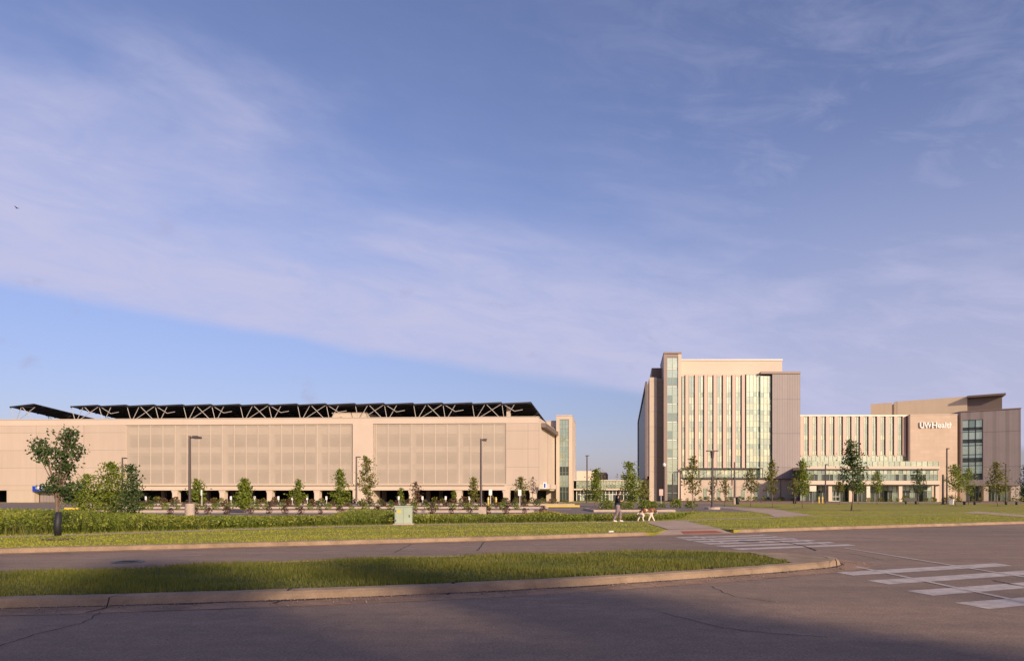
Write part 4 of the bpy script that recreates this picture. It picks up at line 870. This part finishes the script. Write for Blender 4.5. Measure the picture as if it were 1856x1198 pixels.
ptree(357, 925, 869, 28, 906, 'oval', lf_mid, 11, 'young tree just right of the tall lamp on the concrete base', GG, 500)
ptree(443, 930, 868, 36, 918, 'cone', lf_mid, 12, 'full conical young tree under the third bay of the screens', GG, 900)
ptree(541, 920, 869, 28, 908, 'cone', lf_mid, 13, 'small conical tree between the third and fourth garage columns', GG, 600)
ptree(616, 920, 851, 40, 912, 'cone', lf_mid, 14, 'leafy tree just left of the solid stair shaft of the garage', GG, 1000)
ptree(664, 916, 827, 38, 896, 'oval', lf_yel, 15, 'tallest young tree before the garage, in front of the stair shaft', GG, 1100, .13)
ptree(727, 914, 884, 14, 906, 'oval', lf_mid, 16, 'very small sapling above the pale green cabinet', GG, 180)
ptree(754, 916, 873, 24, 904, 'oval', lf_brn, 17, 'sparse reddish sapling right of the pale green cabinet', GG, 220)
ptree(823, 914, 888, 12, 905, 'oval', lf_mid, 18, 'thin sapling left of the lamp that stands near the right garage corner', GG, 170)
ptree(859, 921, 865, 26, 900, 'cone', lf_yel, 19, 'yellow green sapling beside the lamp near the right garage corner', GG, 420)
ptree(944, 916, 864, 28, 896, 'oval', lf_yel, 20, 'pale olive sapling before the blank end wall of the garage', GG, 420)
ptree(966, 915, 863, 20, 892, 'oval', lf_brn, 21, 'nearly bare reddish sapling at the garage corner', GG, 90)
LN = 'trees before the glass link'
ptree(1079, 918, 850, 46, 903, 'cone', lf_mid, 22, 'bright green tree left of the walker, before the glass link', LN, 1100, .12)
ptree(1142, 920, 838, 50, 904, 'cone', lf_mid, 23, 'tall bright green tree between the walker and the dog', LN, 1400, .12)
ptree(1167, 916, 871, 24, 902, 'oval', lf_yel, 24, 'small olive tree against the left foot of the tower', LN, 380)
LT_ = 'young trees on the tower lawn'
ptree(1256, 924, 828, 42, 890, 'cone', lf_yel, 31, 'sparse tall tree with gaps, left of the T headed lamp', LT_, 520, .13)
ptree(1291, 919, 864, 20, 895, 'oval', lf_yel, 32, 'small tree right behind the T headed lamp', LT_, 220, .12, D=88)
ptree(1313, 918, 866, 22, 893, 'oval', lf_yel, 33, 'small tree right of the T headed lamp', LT_, 260, .12)
ptree(1360, 918, 849, 42, 888, 'cone', lf_yel, 34, 'wide sparse tree standing in a round mulch ring before the terrace', LT_, 480, .14)
ptree(1400, 919, 834, 34, 892, 'cone', lf_yel, 35, 'pointed tree before the brown wall of the tower', LT_, 620, .14)
ptree(1440, 919, 866, 24, 893, 'oval', lf_yel, 36, 'short thin tree at the right corner of the tower base', LT_, 200, .13, D=92)
ptree(1454, 920.5, 832, 38, 892, 'cone', lf_mid, 37, 'full tree between the tower and the fin wing', LT_, 900, .13)
ptree(1543, 925, 797, 48, 884, 'oval', lf_dark, 38, 'tallest dark green tree on the lawn before the lobby', LT_, 1700, .12, nbr=24, trunk_r=.085)
ptree(1522, 914, 872, 22, 890, 'oval', lf_yel, 39, 'small yellowish tree by the lobby doors', LT_, 420, .13)
ptree(1556, 914, 868, 26, 890, 'oval', lf_mid, 40, 'low tree just behind the tallest dark tree', LT_, 420, .13)
ptree(1590, 914, 853, 26, 890, 'oval', lf_mid, 41, 'slim tree right of the white lobby column', LT_, 600, .13)
ptree(1664, 914, 850, 30, 890, 'oval', lf_dark, 42, 'dark sparse tree at the right end of the lobby', LT_, 620, .13)
ptree(1733, 917, 842, 40, 886, 'oval', lf_mid, 43, 'leaning tree before the right edge of the stone wall', LT_, 800, .13)
ptree(1755, 914, 848, 34, 894, 'oval', lf_mid, 44, 'drooping tree before the tall dark framed window', LT_, 620, .13)
ptree(1808, 917, 838, 46, 892, 'cone', lf_yel, 45, 'broad conical olive tree before the brown ribbed wing', LT_, 1100, .13)
ptree(1862, 916, 843, 42, 906, 'cone', lf_vdark, 46, 'blue green evergreen cut by the right edge of the picture', None, 1600, .12, name='evergreen_tree', nbr=26, droop=.2)
for i, (px, pyb) in enumerate(((1360, 918), (1400, 919), (1454, 920.5), (1543, 925), (1733, 917), (1808, 917), (1256, 924), (105, 977.5))):
    x, y = GL(px, pyb); mb = MB(); rr = .95 if i < 7 else .55; n = 20; rg = random.Random(i)
    mb.poly([(x + math.cos(a * 6.283 / n) * rr * rg.uniform(.9, 1.1), y + math.sin(a * 6.283 / n) * rr * rg.uniform(.9, 1.1), LZ + .015) for a in range(n)], mulch)
    tag(mb.build('mulch_ring'), 'round patch of dark mulch at the foot of a tree', None, 'mulch rings round tree trunks', 'structure')
fr_ = random.Random(9); mb = MB()
for p in FLOWERS: leafcloud(mb, [(p[0], p[1], LZ + min(fr_.uniform(.2, .62), float(meadow_cap(p[0], p[1])) * 1.05))], .038, flow, fr_)
tag(mb.build('wildflowers'), 'orange and cream wildflowers mixed into the meadow grass', 'wildflowers', None, 'stuff')
hb = np.random.default_rng(21); Q = np.stack([hb.uniform(-46, 16, 60000), hb.uniform(21, 60, 60000)], 1); Q = Q[inside(Q, meadow) & (np.abs(Q[:, 0]) < 0.78 * Q[:, 1] + 1) & (hb.random(len(Q)) < np.clip(34 / Q[:, 1] - .25, .2, 1))][:9000]
mb = MB(); pr_ = random.Random(31)
for x, y in Q:
    hq = (.74 if x < -14 else .58 if x < 0 else .42 if x < 10 else .28) * (1 + .25 * math.sin(x * .9 + y * .5)) * pr_.uniform(.6, 1.15); hq = min(hq, float(meadow_cap(x, y)) * pr_.uniform(.8, 1.1)); ww = pr_.uniform(.06, .16)
    leafcloud(mb, [(x + pr_.gauss(0, ww), y + pr_.gauss(0, ww), LZ + hq * pr_.uniform(.35, 1.0)) for _ in range(9)], .055, herbm, pr_)
tag(mb.build('meadow_herbs'), 'leafy weeds and herbs growing among the tall grass', 'weeds', None, 'stuff')
# wood far away on the horizon
wr = random.Random(5); mb = MB()
for i in range(220):
    x = wr.uniform(-900, 1100); y = wr.uniform(700, 800); h = wr.uniform(7, 13); w = wr.uniform(8, 16)
    pts = [(x + wr.gauss(0, w * .4), y + wr.gauss(0, 4), abs(wr.gauss(h * .45, h * .3))) for _ in range(40)]
    leafcloud(mb, pts, 2.6, lf_dark, wr)
tag(mb.build('distant_wood'), 'low line of far trees on the horizon', 'wood', None, 'stuff')
# park trees behind the camera: their shade lies over the near road and the median
for i, (tx_, ty_, h, w, n) in enumerate(((-15, 17.5, 14.5, 7, 2600), (-8.5, 16.0, 14, 6, 2400), (-3.5, 14.6, 14, 5.5, 2400), (0.0, 12.3, 13.5, 5.5, 2400), (1.9, 9.6, 13, 4.5, 2400), (8.2, 9.4, 12.5, 4.6, 2400), (11.2, 10.2, 12.5, 5.5, 2400), (15, 11.2, 12.5, 6, 2400), (20, 12.4, 12.5, 6.5, 2200), (26, 14, 12, 7, 2200), (-22, 15, 15, 8, 2400), (-7, 11, 14, 7, 2400), (1, 8.5, 13, 7, 2400))):
    k_ = h / math.tan(R(SUN_EL)); x = tx_ + math.sin(R(SUN_AZ)) * k_; y = ty_ - math.cos(R(SUN_AZ)) * k_
    make_tree((x, y, -.05), h, w, .10, 'oval', lf_dark, n, .33, 70 + i, 'large street tree across the road, shading the near carriageway', 'street trees behind the viewer', name='street_tree', nbr=26, trunk_r=.24)

# ------------------------------------------------------------------ shrubs
def shrub_proto(name, m, R_, H_, n, ls, seed, loc, label, cat, group):
    r = random.Random(seed); t = thing(name, loc, label, cat, group); mb = MB(); pts = []
    for _ in range(n):
        a = r.uniform(0, 6.283); q = r.random() ** .5; z = r.random() ** .8; rr = R_ * q * math.sin(math.pi * min(.95, .25 + z * .62)); pts.append((math.cos(a) * rr, math.sin(a) * rr, z * H_))
    leafcloud(mb, pts, ls, m, r); mb.build('foliage', t, False, True)
    mb = MB()
    for k in range(4): a = k * 1.6; mb.tube([(0, 0, 0), (math.cos(a) * R_ * .4, math.sin(a) * R_ * .4, H_ * .6)], [.02, .008], bark, 5, False)
    mb.build('stem', t, False, True); return t
def row(proto, spots, seed, labels=None):
    r = random.Random(seed); out = []
    for i, (x, y, z) in enumerate(spots):
        o = proto if i == 0 else dup(proto); o.location = (x, y, z); o.rotation_euler = (0, 0, r.uniform(0, 6.28)); s_ = r.uniform(.75, 1.25); o.scale = (s_, s_, s_ * r.uniform(.85, 1.15)); out.append(o)
        if labels: o['label'] = labels[i]
    return out
pr = shrub_proto('maroon_shrub', lf_red, .26, .5, 150, .055, 1, (0, 0, 0), 'small maroon shrub in the row just behind the meadow grass', 'shrub', 'maroon shrubs in a row behind the meadow')
row(pr, [((316 + 33.4 * i - CX) / F * 51.5, 51.5 + rnd.uniform(-.6, .6), LZ) for i in range(21) if abs(316 + 33.4 * i - 650) > 30], 3)
specs = [('green_shrub', lf_mid, 59.5, -37, 1, 1.0, 'low green shrub in the planting bed nearest the tall grass', 'green shrubs in the nearest bed'), ('green_shrub', lf_dark, 76, -43, 3, 1.15, 'dark green shrub in the middle planting bed', 'dark shrubs in the middle bed'),
         ('reddish_shrub', lf_brn, 73.5, -42, 3, 1.7, 'rusty brown shrub along the front of the middle planting bed', 'rusty shrubs in the middle bed'), ('reddish_shrub', lf_brn, 98, -58, 7, 1.9, 'rusty shrub along the front of the bed at the foot of the garage', 'rusty shrubs in the garage bed'), ('green_shrub', lf_yel, 103, -58, 8, 1.5, 'olive green shrub at the foot of the garage', 'green shrubs at the garage foot'),
         ('green_shrub', lf_mid, 146.5, 34.5, 61, 1.5, 'low shrub at the foot of the tower', 'shrubs along the tower base'), ('ornamental_grass', lf_yel, 133, 69, 91, 1.3, 'tan grass clump before the lobby glass', 'grass clumps before the lobby'), ('green_shrub', lf_mid, 132, 95, 116, 1.8, 'low shrub before the stone wall and brown wing', 'shrubs along the stone wall')]
for k, (nm, m_, y, x0, x1, st, lb, gp) in enumerate(specs):
    big_ = y > 90; pr = shrub_proto(nm, m_, .55 if big_ else .42, .8 if big_ else .55, 90, .13 if big_ else .10, 20 + k, (0, 0, 0), lb, 'shrub', gp); sp_ = []; x = x0
    while x < x1: sp_.append((x, y + rnd.uniform(-.9, .9), LZ + .1)); x += st * rnd.uniform(.75, 1.35)
    row(pr, sp_, k + 40)
pr = shrub_proto('round_shrub', lf_mid, .62, .72, 300, .09, 60, (0, 0, 0), 'x', 'shrub', None)
row(pr, [(8.2, 59.5, LZ + .1), (11.6, 59.5, LZ + .1), (9.8, 62, LZ + .1), (12.8, 63, LZ + .1), (10.9, 63.5, LZ + .1), (16.5, 75, LZ), (18.3, 76, LZ), (19.4, 74, LZ), (6.6, 112, LZ), (8.9, 113, LZ)], 5,
    ['round dark shrub at the left front corner of the island bed', 'round dark shrub at the front of the island bed, left of the walker', 'round dark shrub in the middle of the island bed', 'round dark shrub at the right back of the island bed', 'round dark shrub at the back middle of the island bed',
     'round shrub below the tree behind the walker', 'middle shrub of the three behind the walker and dog', 'round shrub just above the dog', 'round shrub at the foot of the glazed garage stair', 'round shrub between the garage stair and the glass link'])

# ------------------------------------------------------------------ lamps, signs, furniture
def lamp(px, pyb, pyt, label, arms=(1,), arm_px=18, base_h=.0, D=None, name='street_lamp', group='lamp posts', rad=.09, br=.3, head=None):
    D = D or (CAMH - LZ) * F / (pyb - HOR); x = (px - CX) / F * D; H = CAMH + (HOR - pyt) * D / F - LZ; t = thing(name, (x, D, LZ), label, 'lamp', group)
    if base_h: mb = MB(); mb.tube([(0, 0, 0), (0, 0, base_h)], br, conc, 16); mb.build('base', t, False, True)
    mb = MB(); mb.tube([(0, 0, base_h), (0, 0, H)], [rad, rad * .8], polem, 10); mb.tube([(0, 0, base_h), (0, 0, base_h + .08)], rad * 1.8, polem, 10); mb.build('pole', t, False, True)
    for a in arms:
        L_ = arm_px * D / F; mb = MB(); mb.tube([(0, 0, H - .12), (a * L_ * .35, 0, H - .08)], .045, polem, 6); mb.build('arm', t, False, True)
        mb = MB(); x0, x1 = sorted((a * L_ * .3, a * L_)); mb.box(x0, x1, -.17, .17, H - .16, H - .05, polem); mb.box(x0 + .1, x1 - .05, -.13, .13, H - .175, H - .161, mat('lamp_lens', (.35, .33, .3), .3)); mb.box(x0, x0 + .3 if a > 0 else x1, -.10, .10, H - .05, H - .0, polem); mb.build('lamp_head', t, False, True)
    return t
lamp(344, 940, 790, 'tall lamp with one arm on a stout concrete base, nearest the garage middle', arm_px=20, base_h=.93, br=.28, rad=.085)
lamp(222, 914, 829, 'lamp before the left end of the mesh screens, behind the shrubby trees', arm_px=8, rad=.13, D=100)
lamp(646, 914, 827, 'lamp standing before the solid stair shaft of the garage', arm_px=8, base_h=.8, br=.4, rad=.14)
lamp(872, 936, 795, 'tall lamp on a square concrete base near the right end of the screens', arm_px=10, base_h=.0, rad=.09, D=48)
mb = MB(); x, y = GL(872, 936); mb.box(x - .26, x + .26, 47.7, 48.2, LZ, LZ + .62, conc); 
tag(mb.build('lamp_plinth'), 'square concrete plinth below the right hand tall lamp', 'plinth')
lamp(1064, 912, 825, 'distant lamp between the garage stair and the glass link', arms=(-1, 1), arm_px=3, rad=.14, D=118)
lamp(1219, 912, 858, 'thin lamp before the stair shaft of the tower', arms=(), rad=.12, D=104)
lamp(1233, 914, 852, 'slim lamp at the left end of the pergola', arms=(-1, 1), arm_px=3, rad=.11, D=96)
t = lamp(1291, 923, 818, 'broad T headed lamp on a low concrete base on the tower lawn', arms=(), base_h=.22, br=.75, rad=.12)
H = CAMH + (HOR - 818) * ((CAMH - LZ) * F / (923 - HOR)) / F - LZ
mb = MB(); mb.box(-.56, .56, -.25, .25, H, H + .10, polem); mb.build('lamp_head', t, False, True); mb = MB(); mb.tube([(0, 0, H - .65), (0, 0, H)], [.14, .2], polem, 10); mb.build('collar', t, False, True)
lamp(1331, 913, 837, 'thin lamp before the middle of the pergola', arms=(), base_h=1.0, br=.3, rad=.12, D=104)
lamp(1496, 911, 841, 'lamp with a short arm left of the lobby doors', arm_px=5, rad=.13, D=118)
lamp(1716, 913, 812, 'tall lamp before the stone wall, right of the lobby', arm_px=4, rad=.13, D=106)
lamp(1709, 914, 860, 'short lamp beside the tall one before the stone wall', arms=(), rad=.17, D=102)
lamp(1823, 913, 838, 'lamp before the brown ribbed wing, behind the broad olive tree', arms=(-1,), arm_px=4, rad=.11, D=110)
t = thing('camera_mast', ((1204 - CX) / F * 110, 110, LZ), 'thin mast with a white dome camera before the stair shaft', 'mast')
mb = MB(); H = CAMH + (HOR - 843) * 110 / F; mb.tube([(0, 0, 0), (0, 0, H)], .11, polem, 8); mb.build('pole', t, False, True); mb = MB(); mb.tube([(0, 0, H - .3), (0, 0, H), (0, 0, H + .25)], [.2, .3, .1], white, 10); mb.build('dome', t, False, True)
def post_sign(loc, h, w, ph, label, group, m=white, pm=None):
    t = thing('parking_sign', loc, label, 'sign', group); mb = MB(); mb.tube([(0, 0, 0), (0, 0, h)], .05, pm or steelm, 8); mb.build('post', t, False, True)
    mb = MB(); mb.box(-w / 2, w / 2, -.08, -.052, h - ph, h, m); mb.build('sign_plate', t, False, True); return t
pr = None
for px, lb in ((265, 'beside the ragged dark tree'), (419, 'under the second garage bay'), (462, 'right of the full conical tree'), (505, 'just right of the third garage column'), (530, 'left of the small conical tree'), (557, 'right of the small conical tree'), (592, 'left of the stair shaft tree'), (723, 'behind the very small sapling'), (766, 'right of the sparse reddish sapling'), (808, 'left of the thin sapling'), (851, 'left of the yellow green sapling')):
    x = (px - CX) / F * 94
    if pr is None: pr = o = post_sign((x, 94, LZ), 1.25, .26, .5, '', 'white signs in the parking rows')
    else: o = dup(pr); o.location = (x, 94, LZ)
    o['label'] = 'small white parking sign on a post, ' + lb
post_sign((XZ(889, 895, 68)[0], 68, LZ), 2.0, .32, .6, 'white sign on a tall post right of the lamp near the garage corner', 'tall signs')
post_sign((XZ(942, 895, 68)[0], 68, LZ), 1.95, .32, .6, 'white sign on a tall post in front of the pale olive sapling', 'tall signs')
post_sign((XZ(366, 895, 62)[0], 62, LZ), 1.9, .14, .5, 'narrow pale marker post right of the tall lamp', 'tall signs')
post_sign((XZ(1198, 890, 80)[0], 80, LZ), 2.1, .45, .75, 'pinkish sign on a post above the dog', 'tall signs', mat('pink_sign', (.62, .42, .36), .5))
post_sign((XZ(1473, 890, 112)[0], 112, LZ), 2.9, 1.1, .9, 'pale sign board on two posts left of the yellow bollards', 'tall signs', coping)
for i, (px, D, lb) in enumerate(((885, 92, 'yellowish bollard left of the garage corner sign'), (899, 92, 'yellowish bollard right of the garage corner sign'), (1484, 116, 'bright yellow bollard left of the lobby doors'), (1490.5, 116, 'bright yellow bollard nearest the lobby doors'))):
    t = thing('bollard', ((px - CX) / F * D, D, LZ), lb, 'bollard', 'yellow bollards'); mb = MB(); mb.tube([(0, 0, 0), (0, 0, 1.05), (0, 0, 1.15)], [.12, .12, .05], yellow, 12); mb.build('post', t, False, True); mb = MB(); mb.tube([(0, 0, .8), (0, 0, .9)], .125, white, 12); mb.build('band', t, False, True)
# pale green utility cabinet
x, y = GL(732, 950); ub = thing('utility_cabinet', (x, y, LZ), 'pale green metal utility cabinet standing in the tall grass', 'cabinet', None, R(4))
mb = MB(); mb.box(-.42, .42, -.28, .28, 0, .86, boxg); mb.build('body', ub, False, True); mb = MB(); mb.box(-.45, .45, -.31, .31, .86, .92, boxg); mb.build('lid', ub, False, True)
mb = MB(); mb.box(-.38, .38, -.295, -.281, .07, .80, boxg); mb.box(.27, .31, -.31, -.296, .36, .48, dkmetal); mb.box(-.004, .004, -.30, -.296, .07, .80, dkmetal); mb.box(-.30, -.12, -.30, -.296, .58, .70, yellow); mb.box(-.38, -.35, -.31, -.296, .15, .25, dkmetal); mb.box(-.38, -.35, -.31, -.296, .62, .72, dkmetal); mb.build('door', ub, False, True)
mb = MB(); mb.box(-.5, .5, -.36, .36, -.05, .05, conc); mb.build('plinth', ub, False, True)
# bins and benches
for px, D, lb in ((1336.5, 100, 'dark litter bin below the middle of the pergola'), (1440, 108, 'dark litter bin at the right corner of the tower base')):
    t = thing('litter_bin', ((px - CX) / F * D, D, LZ), lb, 'bin', 'litter bins'); mb = MB(); mb.tube([(0, 0, .05), (0, 0, .95)], [.24, .28], dkmetal, 14); mb.build('body', t, False, True); mb = MB(); mb.tube([(0, 0, .95), (0, 0, 1.08), (0, 0, 1.16)], [.32, .30, .1], dkmetal, 14); mb.build('lid', t, False, True)
for px, D, lb in ((1651, 104, 'dark bench with a backrest before the right end of the lobby'), (1757, 98, 'dark backless bench on the walk before the drooping tree'), (1833, 98, 'dark backless bench before the right corner of the brown wing')):
    t = thing('bench', ((px - CX) / F * D, D, LZ), lb, 'bench', 'benches on the walk')
    mb = MB(); mb.box(-1.0, 1.0, -.25, .25, .42, .5, dkmetal); mb.build('seat', t, False, True)
    for sx_ in (-.75, .75): mb = MB(); mb.box(sx_ - .06, sx_ + .06, -.2, .2, 0, .419, dkmetal); mb.build('leg', t, False, True)
    if px == 1651: mb = MB(); mb.box(-1, 1, .22, .28, .55, .95, dkmetal); mb.build('backrest', t, False, True)
t = thing('planter', ((1716.5 - CX) / F * 102, 101, LZ), 'white planter with a dark clipped shrub before the stone wall', 'planter')
mb = MB(); mb.tube([(0, 0, 0), (0, 0, .8)], [.3, .42], white, 4); mb.build('pot', t, False, True); mb = MB(); rr = random.Random(3); leafcloud(mb, [(rr.gauss(0, .3), rr.gauss(0, .3), 1.05 + rr.gauss(0, .17)) for _ in range(160)], .1, lf_dark, rr); mb.build('plant', t, False, True)
# litter on the grass verge
x, y = GL(1108, 966); mb = MB(); q = .55; mb.hexa([(x + a_ * q, y + b_ * q, LZ + c_) for a_, b_, c_ in ((-.2, -.06, .04), (.16, -.08, .05), (.2, .06, .04), (-.15, .05, .04), (-.15, -.03, .08), (.1, -.05, .10), (.15, .03, .08), (-.1, .03, .09))], white)
tag(mb.build('paper_scrap'), 'crumpled white paper scrap on the verge below the walker', 'litter')

# ------------------------------------------------------------------ walker and dog
skin = mat('skin', (0.50, 0.28, 0.20), .6, .05); hairm = mat('dark_hair', (.012, .01, .01), .6, .1); topm = mat('black_top', (.012, .012, .018), .85, .1)
trous = mat('grey_checked_trousers', (.22, .16, .17), .9, .45, 9.0); shoem = mat('white_shoes', (.7, .66, .62), .6, .05)
def skinned(name, verts, edges, radii, m, parent, root=0, lv=2, mats=None):
    me = bpy.data.meshes.new(name); me.from_pydata([Vector(v) for v in verts], edges, []); o = bpy.data.objects.new(name, me); COL.objects.link(o); o.parent = parent
    md = o.modifiers.new('Skin', 'SKIN'); md.use_smooth_shade = True
    for i, r_ in enumerate(radii):
        r_ = r_ if isinstance(r_, tuple) else (r_, r_); me.skin_vertices[0].data[i].radius = r_; me.skin_vertices[0].data[i].use_root = (i == root)
    s2 = o.modifiers.new('Sub', 'SUBSURF'); s2.levels = lv; s2.render_levels = lv
    dg = bpy.context.evaluated_depsgraph_get(); dg.update(); nm = bpy.data.meshes.new_from_object(o.evaluated_get(dg)); o.modifiers.clear(); o.data = nm
    nm.materials.clear(); nm.materials.append(m); bpy.data.meshes.remove(me); return o
wx, wy = GL(1119, 945.6)
wk = thing('person', (wx, wy, LZ), 'person in a dark top and grey checked trousers walking along the sidewalk', 'person')
# local frame: +x is the walking direction (to the right of the picture), z up, height 1.72
hip = .90
V = [(0, 0, hip), (0, 0, 1.08), (.02, 0, 1.28), (.03, 0, 1.43), (.07, 0, 1.50), (.11, 0, 1.60), (.12, 0, 1.67)]
Ed = [(i, i + 1) for i in range(6)]; Rd = [(.10, .10), (.10, .10), (.13, .12), (.11, .08), (.055, .055), (.085, .10), (.07, .085)]
def limb(par, pts, rad):
    p = par
    for q, r_ in zip(pts, rad): V.append(q); Rd.append(r_); Ed.append((p, len(V) - 1)); p = len(V) - 1
    return p
limb(0, [(0.04, .09, .80), (.17, .10, .48), (.15, .10, .10), (.18, .10, .05), (.30, .10, .03)], [.085, .06, .042, .045, .035])
limb(0, [(0.0, -.09, .80), (-.04, -.10, .48), (-.22, -.10, .12), (-.20, -.10, .05), (-.08, -.10, .03)], [.085, .06, .042, .045, .035])
hands = []
for sgn in (-1, 1):
    e = limb(3, [(.03, sgn * .17, 1.41), (.0, sgn * .22, 1.14), (.22, sgn * .13, 1.12), (.27, sgn * .10, 1.15)], [.055, .045, .032, .034]); hands.append(e)
    for f in range(4): b0 = Vector((.29, sgn * (.06 + f * .022), 1.17)); limb(e, [b0, b0 + Vector((.045, -sgn * .012, .02 - f * .004)), b0 + Vector((.06, -sgn * .035, .035 - f * .004))], [.010, .009, .008])
    limb(e, [(.26, sgn * .055, 1.19), (.285, sgn * .03, 1.21)], [.011, .009])
# nose and chin on the head
limb(5, [(.205, 0, 1.595)], [.014]); limb(5, [(.165, 0, 1.535)], [.03])
skinned('body', V, Ed, Rd, skin, wk)
skinned('top', [(0, 0, .86), (0, 0, 1.05), (.02, 0, 1.25), (.03, 0, 1.40), (.05, 0, 1.465), (.03, .19, 1.41), (0, .235, 1.14), (.19, .15, 1.12), (.03, -.19, 1.41), (0, -.235, 1.14), (.13, -.175, 1.12)],
        [(0, 1), (1, 2), (2, 3), (3, 4), (3, 5), (5, 6), (6, 7), (3, 8), (8, 9), (9, 10)], [(.19, .145), (.18, .14), (.21, .15), (.15, .11), (.07, .07), .08, .068, .052, .08, .068, .055], topm, wk, 1)
skinned('trousers', [(0, 0, 1.0), (0, 0, .88), (.05, .095, .76), (.17, .10, .48), (.15, .10, .12), (0, -.095, .76), (-.04, -.10, .48), (-.21, -.10, .14)], [(0, 1), (1, 2), (2, 3), (3, 4), (1, 5), (5, 6), (6, 7)], [(.165, .13), (.15, .12), .115, .095, .082, .115, .095, .082], trous, wk, 0)
for sgn, x0 in ((1, .15), (-1, -.22)): skinned('shoe', [(x0 - .02, sgn * .10, .055), (x0 + .08, sgn * .10, .05), (x0 + .19, sgn * .10, .04)], [(0, 1), (1, 2)], [(.06, .055), (.055, .05), (.05, .035)], shoem, wk, 1)
skinned('hair', [(.03, 0, 1.48), (.05, 0, 1.58), (.09, 0, 1.68), (.14, 0, 1.71)], [(0, 1), (1, 2), (2, 3)], [(.08, .05), (.10, .09), (.10, .09), (.07, .05)], hairm, wk, 1)
for sgn in (-1, 1): mb = MB(); mb.tube([(.19, sgn * .035, 1.615), (.20, sgn * .035, 1.615)], .011, hairm, 8); mb.build('eye', wk, False, True)
mb = MB(); mb.box(.31, .33, -.05, .05, 1.17, 1.30, white); ph = mb.build('phone', None, False, True); ph.location = (wx, wy, LZ)
tag(ph, 'small pale phone held up by the walking person', 'phone')
# dog
dx0, dy0 = GL(1172, 944.8); dg_ = thing('dog', (dx0, dy0, LZ), 'large white and rust brown dog with a darker back walking right with head low', 'dog')
dogm = bpy.data.materials.new('dog_coat'); dogm.use_nodes = True; n_ = dogm.node_tree.nodes; l_ = dogm.node_tree.links
tcn = n_.new('ShaderNodeTexCoord'); no = n_.new('ShaderNodeTexNoise'); no.inputs['Scale'].default_value = 4.2; no.inputs['Detail'].default_value = 3; l_.new(tcn.outputs['Object'], no.inputs['Vector'])
sp_ = n_.new('ShaderNodeSeparateXYZ'); l_.new(tcn.outputs['Object'], sp_.inputs[0])
mr = n_.new('ShaderNodeMapRange'); l_.new(sp_.outputs[2], mr.inputs[0]); mr.inputs[1].default_value = .38; mr.inputs[2].default_value = .52; mr.inputs[3].default_value = -.5; mr.inputs[4].default_value = .12
ad = n_.new('ShaderNodeMath'); ad.operation = 'ADD'; l_.new(no.outputs['Fac'], ad.inputs[0]); l_.new(mr.outputs[0], ad.inputs[1])
cr = n_.new('ShaderNodeValToRGB'); cr.color_ramp.elements[0].position = .50; cr.color_ramp.elements[0].color = (.72, .62, .52, 1); cr.color_ramp.elements[1].position = .54; cr.color_ramp.elements[1].color = (.30, .125, .055, 1)
e_ = cr.color_ramp.elements.new(.74); e_.color = (.05, .025, .02, 1); l_.new(ad.outputs[0], cr.inputs[0]); l_.new(cr.outputs[0], n_['Principled BSDF'].inputs['Base Color']); n_['Principled BSDF'].inputs['Roughness'].default_value = .9
V = [(-.05, 0, .56), (.14, 0, .53), (.27, 0, .56), (.38, 0, .63), (.46, 0, .60), (.53, 0, .52), (.60, 0, .46), (-.22, 0, .61), (-.34, 0, .58), (-.42, 0, .50), (-.50, 0, .42), (-.54, 0, .37)]
Ed = [(0, 1), (1, 2), (2, 3), (3, 4), (4, 5), (5, 6), (0, 7), (7, 8), (8, 9), (9, 10), (10, 11)]
Rd = [(.16, .17), (.18, .21), (.17, .20), (.12, .14), (.12, .12), (.075, .07), (.055, .045), (.15, .16), (.13, .15), (.035, .035), (.03, .03), .015]
limb(2, [(.26, .09, .44), (.33, .09, .26), (.42, .09, .06), (.47, .09, .03)], [.08, .055, .042, .045])
limb(2, [(.24, -.09, .44), (.17, -.09, .26), (.08, -.09, .06), (.13, -.09, .03)], [.08, .055, .042, .045])
limb(8, [(-.30, .09, .44), (-.27, .09, .33), (-.40, .09, .20), (-.48, .09, .05), (-.43, .09, .03)], [.11, .075, .045, .04, .045])
limb(8, [(-.28, -.09, .44), (-.18, -.09, .33), (-.24, -.09, .20), (-.20, -.09, .05), (-.15, -.09, .03)], [.11, .075, .045, .04, .045])
skinned('body', V, Ed, Rd, dogm, dg_)
for sgn in (-1, 1):
    skinned('ear', [(.43, sgn * .075, .64), (.42, sgn * .11, .57), (.43, sgn * .11, .51)], [(0, 1), (1, 2)], [(.03, .02), (.04, .018), (.02, .01)], mat('dog_ear', (.06, .03, .02), .9), dg_, 0, 1)
    mb = MB(); mb.tube([(.515, sgn * .055, .575), (.52, sgn * .062, .577)], .012, hairm, 8); mb.build('eye', dg_, False, True)
mb = MB(); mb.tube([(.625, 0, .475), (.645, 0, .47)], [.022, .018], hairm, 8); mb.build('nose', dg_, False, True)
mb = MB(); mb.tube([(.33, -.10, .64), (.35, 0, .73), (.33, .10, .64), (.36, 0, .535), (.33, -.10, .64)], .016, dkmetal, 6, False); mb.build('collar', dg_, False, True)
# bird high in the sky
bx, by, bz2 = XZ(31, 378, 60); bd = thing('bird', (bx, by, bz2), 'tiny dark bird gliding high in the sky above the garage', 'bird')
skinned('body', [(-.12, 0, 0), (0, 0, 0), (.1, 0, .01), (.15, 0, .01)], [(0, 1), (1, 2), (2, 3)], [(.015, .008), (.035, .035), (.025, .025), (.008, .008)], dkmetal, bd, 1, 1)
for sgn in (-1, 1): mb = MB(); mb.hexa([(-.05, 0, 0), (.06, 0, 0), (.03, sgn * .28, .08), (-.03, sgn * .28, .08), (-.05, 0, .012), (.06, 0, .012), (.03, sgn * .28, .088), (-.03, sgn * .28, .088)], dkmetal); mb.build('wing', bd, False, True)
